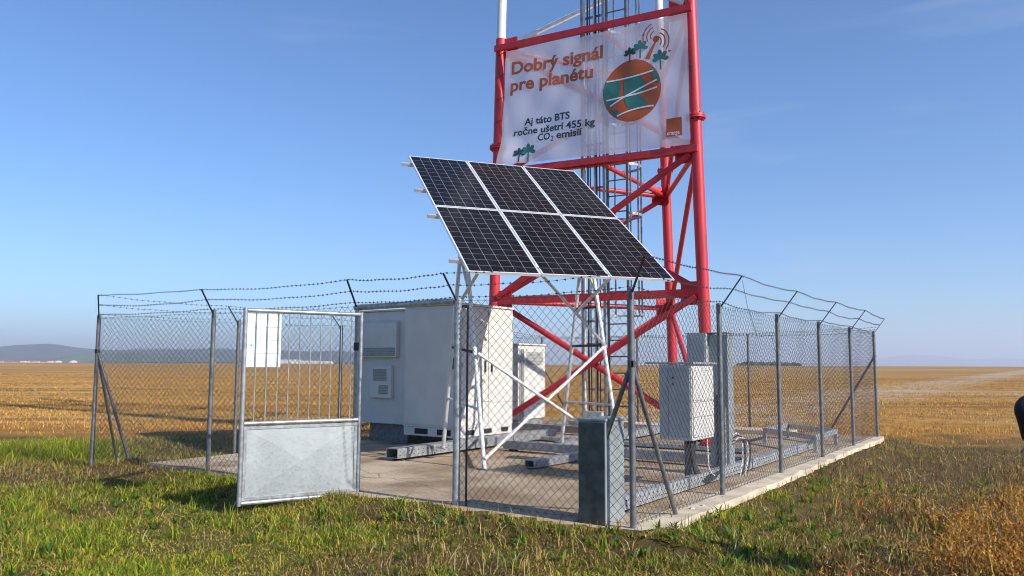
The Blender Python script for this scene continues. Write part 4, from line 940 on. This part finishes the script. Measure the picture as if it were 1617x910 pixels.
gr = np.clip(1.2-.85*right-.9*np.clip((n3-.52)*3, 0, 1), .05, 1)
green_tint = pick([BRIGHT, LIME, DEEP, STRAW, BROWN, PALE], [gr*(.35+.9*tall+2*lush), gr*(1.45-.8*tall)*(1-.6*lush)+.10, gr*(.10+.5*tall)+.05, .16+.35*right+.35*(n2 > .53), .08+.32*right+.30*(n2 > .57), .03+.05*right])
blades('grass', x, y, gz(x, y)-.012, hg, .006+.008*rng.random(len(x)), green_tint, 'blade', 2.0, label='rough green and yellowing turf around the fenced slab', cat='grass')
cx_, cy_ = fan(900, 4.3, 15, .78); fld, right, n1, n2 = zone(cx_, cy_); kc = (pad_dist(cx_, cy_) > .08) & (fld < .3) & (rng.random(len(cx_)) > right*.8) & (fbm(cx_, cy_, .5, 81) > .47)
cx_, cy_ = cx_[kc], cy_[kc]; m_ = 34; sz = rng.uniform(.5, 1.25, len(cx_))
x = np.repeat(cx_, m_)+rng.normal(0, .035, len(cx_)*m_)*np.repeat(sz, m_); y = np.repeat(cy_, m_)+rng.normal(0, .035, len(cx_)*m_)*np.repeat(sz, m_); sz = np.repeat(sz, m_); tw = np.repeat(rng.random(len(cx_)), m_)
blades('grass_clumps', x, y, gz(x, y)-.01, (.09+.12*rng.random(len(x)))*sz, .006+.006*rng.random(len(x)), pick([BRIGHT, LIME, DEEP, STRAW], [.6+0*x, .25+.5*(tw > .6), .35+.6*(tw < .35), .08+.5*(tw > .88)]), 'blade', 1.9, label='longer tufts of grass standing out of the turf', cat='grass')
cx_, cy_ = fan(1500, 4.3, 12, .78); fld, right, n1, n2 = zone(cx_, cy_); kc = (pad_dist(cx_, cy_) > .05) & (fld < .2) & (fbm(cx_, cy_, .9, 83) > .5); cx_, cy_ = cx_[kc], cy_[kc]; m_ = 9
x = np.repeat(cx_, m_)+rng.normal(0, .025, len(cx_)*m_); y = np.repeat(cy_, m_)+rng.normal(0, .025, len(cx_)*m_)
blades('broad_leaves', x, y, gz(x, y)+.01, .05+.07*rng.random(len(x)), .018+.018*rng.random(len(x)), pick([BRIGHT, DEEP, (.12,.20,.05), RUST], [.4+0*x, .5+0*x, .6+0*x, .08+0*x]), 'blade', 1.7, label='low broad leaved weeds scattered through the turf', cat='weeds')
# straw blown on to the slab
u_ = rng.uniform(-.1, 11.5, 1500); v_ = rng.uniform(-.1, 8, 1500); k_ = rng.random(1500) < np.exp(-np.minimum(u_+.1, v_+.1)/.8)+.12; u_, v_ = u_[k_], v_[k_]
x = P0.x+SV.x*u_+LV.x*v_; y = P0.y+SV.y*u_+LV.y*v_
blades('slab_litter', x, y, np.full(len(x), .008), .03+.06*rng.random(len(x)), .004+.008*rng.random(len(x)), pick([STRAW, BROWN, (.04,.03,.02), RUST], [.4+0*x, .7+0*x, .5+0*x, .1+0*x]), 'straw', 6, label='blown straw and dead leaves on the concrete slab', cat='litter')
# dead stems, brown litter
x, y = fan(85000, 4.2, 19, .82); d = pad_dist(x, y); fld, right, n1, n2 = zone(x, y); n3 = fbm(x, y, 1.1, 51)
u, v = uvn(x, y); right = np.maximum(right, .9*np.clip(1-abs(u+.7)/.7, 0, 1)*(v > -.5)*(v < 4.2))
keep = (d > .03) & (rng.random(len(x)) < np.clip(.12+.9*right+.8*(n3-.5)+4*fld*(1-fld), 0, 1)) & (rng.random(len(x)) > fld*fld)
x, y, n1, n3, right = x[keep], y[keep], n1[keep], n3[keep], right[keep]
blades('dry_litter', x, y, gz(x, y)-.005, .05+.13*rng.random(len(x)), .005+.006*rng.random(len(x)), pick([STRAW, BROWN, RUST, PALE, (.04,.028,.02)], [.8+0*n1, .7+0*n1, .25+0*n1, .25+0*n1, .25+0*n1]), 'straw', 1.6, label='brown withered stems lying in the turf', cat='dry grass')
# weeds with small orange leaves, right foreground
x, y = fan(60000, 4.3, 15.5, .78); n3 = fbm(x, y, .75, 61)
wgt = np.clip((x-(1.9+.48*(y-5.5)))/1.4, 0, 1)*np.clip((17-y)/3, 0, 1)*np.clip((n3-.36)*4, 0, 1)
keep = (rng.random(len(x)) < wgt) & (pad_dist(x, y) > .6); x, y, n3 = x[keep], y[keep], n3[keep]; n5 = fbm(x, y, 1.3, 63)
blades('withered_weeds', x, y, gz(x, y), .10+.22*rng.random(len(x))*(.6+.8*n3), .007+.009*rng.random(len(x)), pick([ORANGE, STRAW, RUST, BROWN, LIME, PALE], [.2+1.5*(n5 > .5), .4+0*n3, .35+.6*(n5 < .42), .75+0*n3, .16+0*n3, .12+0*n3]), 'straw', 1.1, label='withered orange and brown weeds at the right edge of the turf', cat='weeds')
lx = np.repeat(x, 6)+rng.normal(0, .05, len(x)*6); ly = np.repeat(y, 6)+rng.normal(0, .05, len(x)*6); n5r = np.repeat(n5, 6)
blades('weed_leaves', lx, ly, gz(lx, ly)+.04+.2*rng.random(len(lx)), .018+.03*rng.random(len(lx)), .007+.009*rng.random(len(lx)), pick([ORANGE, STRAW, RUST, BROWN, PALE], [.3+1.6*(n5r > .5), .35+0*n5r, .4+0*n5r, .55+0*n5r, .1+0*n5r]), 'straw', 2.2, label='curled orange leaves on the withered weeds', cat='weeds')
# stubble
x, y = fan(380000, 13.5, 130, .76, .85); fld, right, n1, n2 = zone(x, y); d = pad_dist(x, y); n3 = fbm(x*.16+y*.02, y*1.4-x*.1, .32, 71); n4 = fbm(x*.3, y*1.8, .08, 73)
keep = (d > .5) & (rng.random(len(x)) < np.clip(fld*1.6, 0, 1)*np.clip(.45+3.2*(n3-.45), .06, 1)); x, y, n3, n4 = x[keep], y[keep], n3[keep], n4[keep]
r_ = np.hypot(x, y)
blades('stubble', x, y, gz(x, y)-.01, .04+.07*rng.random(len(x))+.03*(n3-.5), .006+.00042*r_*rng.uniform(.6, 1.3, len(x)), pick([(.72,.41,.095), (.58,.29,.055), (.44,.28,.10), (.22,.115,.04), PALE], [.9+0*n3, .8+0*n3, .35+.4*(n4 > .55), .22+.5*(n3 < .42), .08+.35*(n4 > .6)]), 'straw', .8, label='golden cereal stubble covering the wide field', cat='stubble')

# ------------------------------------------------------------------ bystander at the right edge
def skin_obj(name, chains, m, parent, sub=2):
    verts, edges, rad, look = [], [], [], {}
    for ch in chains:
        prev = None
        for (p, r_) in ch:
            key = tuple(round(c, 4) for c in p)
            if key not in look: look[key] = len(verts); verts.append(tuple(Vector(p))); rad.append(r_)
            i = look[key]
            if prev is not None and prev != i: edges.append((prev, i))
            prev = i
    me = bpy.data.meshes.new(name); me.from_pydata(verts, edges, []); me.update(); me.materials.append(m)
    o = bpy.data.objects.new(name, me); COL.objects.link(o); o.parent = parent
    md = o.modifiers.new('skin', 'SKIN'); md.use_smooth_shade = True
    sk = me.skin_vertices[0].data if me.skin_vertices else None
    if sk is None:
        bpy.context.view_layer.objects.active = o; o.update_tag(); bpy.context.view_layer.update(); sk = me.skin_vertices[0].data if me.skin_vertices else None
    if sk is None: return o
    for i, r_ in enumerate(rad): sk[i].radius = (r_, r_)
    sk[0].use_root = True
    s_ = o.modifiers.new('sub', 'SUBSURF'); s_.levels = sub; s_.render_levels = sub
    return o
el = at(1606, 652, 5.5); base = Vector((el.x+.36, 5.62, float(gz(el.x+.4, 5.62))))
t = thing('person', 'person in a black jacket mostly beyond the right edge, one bent elbow showing', 'person', base)
# local frame: +Y away from the camera, the way the person faces; -X is their left
ex, ey, ez = el.x+.062-base.x, el.y-base.y, el.z-base.z
pel, ch_, nk, hd = (0,0,.96), (0,0,1.32), (0,.0,1.50), (0,.02,1.64)
lsh, rsh = (-.19,0,1.43), (.19,0,1.43); lel, rel = (ex,ey,ez), (.30,-.02,1.15); lw, rw = (ex+.17,.13,ez-.21), (.16,.24,1.30)
skin_obj('jacket', [[((0,0,.80),.17),((0,0,.96),.165),((0,0,1.12),.155),(ch_,.165),((0,0,1.42),.12),((0,0,1.50),.07)], [(ch_,.165),(lsh,.085),(((lsh[0]+lel[0])/2-.015,(lsh[1]+lel[1])/2,(lsh[2]+lel[2])/2),.082),(lel,.074),(((lw[0]+lel[0])/2,(lw[1]+lel[1])/2,(lw[2]+lel[2])/2),.058),(lw,.046)], [(ch_,.165),(rsh,.085),(((rsh[0]+rel[0])/2,-.01,1.3),.07),(rel,.058),(rw,.044)]], M['jacket'], t)
skin_obj('trousers', [[((0,0,1.04),.12),((0,0,.90),.13),((-.10,0,.84),.095),((-.11,.02,.48),.068),((-.12,0,.09),.055)], [((0,0,.90),.14),((.10,0,.84),.095),((.12,.03,.48),.068),((.13,0,.09),.055)]], M['trousers'], t)
hand = []
def hand_chain(w, d):
    w = Vector(w); d = Vector(d).normalized(); s_ = Vector((1,0,0)) if abs(d.x) < .7 else Vector((0,0,1)); s_ = (s_-d*s_.dot(d)).normalized(); n_ = d.cross(s_)
    out = [[(tuple(w-d*.04),.030),(tuple(w+d*.05),.034),(tuple(w+d*.09),.030)]]
    for k, (off_, l_) in enumerate(((-.03,.062),(-.01,.075),(.01,.07),(.03,.055))):
        b_ = w+d*.09+s_*off_; out.append([(tuple(w+d*.05),.034),(tuple(b_),.0095),(tuple(b_+d*l_*.5),.009),(tuple(b_+d*l_*.75-n_*.025),.0085),(tuple(b_+d*l_*.7-n_*.05),.008)])
    out.append([(tuple(w+d*.05),.034),(tuple(w+d*.06-s_*.045),.011),(tuple(w+d*.10-s_*.055-n_*.02),.0095)])
    return out
skin_obj('body', [[((0,0,1.40),.08),(nk,.058),((0,.015,1.57),.075),(hd,.098),((0,.015,1.70),.092),((0,.01,1.755),.06)]], M['skin'], t)
skin_obj('hand', hand_chain(lw, (.3,.4,-.8)), M['skin'], t, 1); skin_obj('hand', hand_chain(rw, (-.6,.6,.3)), M['skin'], t, 1)
fm = MB(); o_ = base
for s1 in (-1, 1): fm.tube([base+Vector((s1*.035,.103,1.655)), base+Vector((s1*.035,.117,1.655))], .012, 8)
obj('eye', fm, M['dark'], t)
fm = MB(); fm.tube([base+Vector((0,.105,1.66)), base+Vector((0,.135,1.615)), base+Vector((0,.108,1.605))], [.010,.018,.012], 8); obj('nose', fm, M['skin'], t, smooth=True)
fm = MB(); fm.tube([base+Vector((-.025,.103,1.575)), base+Vector((0,.112,1.573)), base+Vector((.025,.103,1.575))], .006, 6); obj('mouth', fm, M['roof_tile'], t)
for s1 in (-1, 1): fm = MB(); fm.tube([base+Vector((s1*.093,.01,1.62)), base+Vector((s1*.103,.0,1.645)), base+Vector((s1*.095,.005,1.675))], [.012,.018,.010], 8); obj('ear', fm, M['skin'], t, smooth=True)
skin_obj('hair', [[((0,-.035,1.58),.07),((0,-.03,1.65),.092),((0,-.01,1.72),.094),((0,.0,1.765),.062)]], M['hair'], t)
for s1 in (-1, 1):
    fm = MB(); fm.tube([base+Vector((s1*.125,-.10,.05)), base+Vector((s1*.125,-.02,.06)), base+Vector((s1*.13,.08,.045)), base+Vector((s1*.13,.17,.03))], [.035,.052,.045,.025], 10); obj('shoe', fm, M['sole'], t, smooth=True)

# drop the builder's own bookkeeping
for o in bpy.data.objects:
    if '_o' in o: del o['_o']
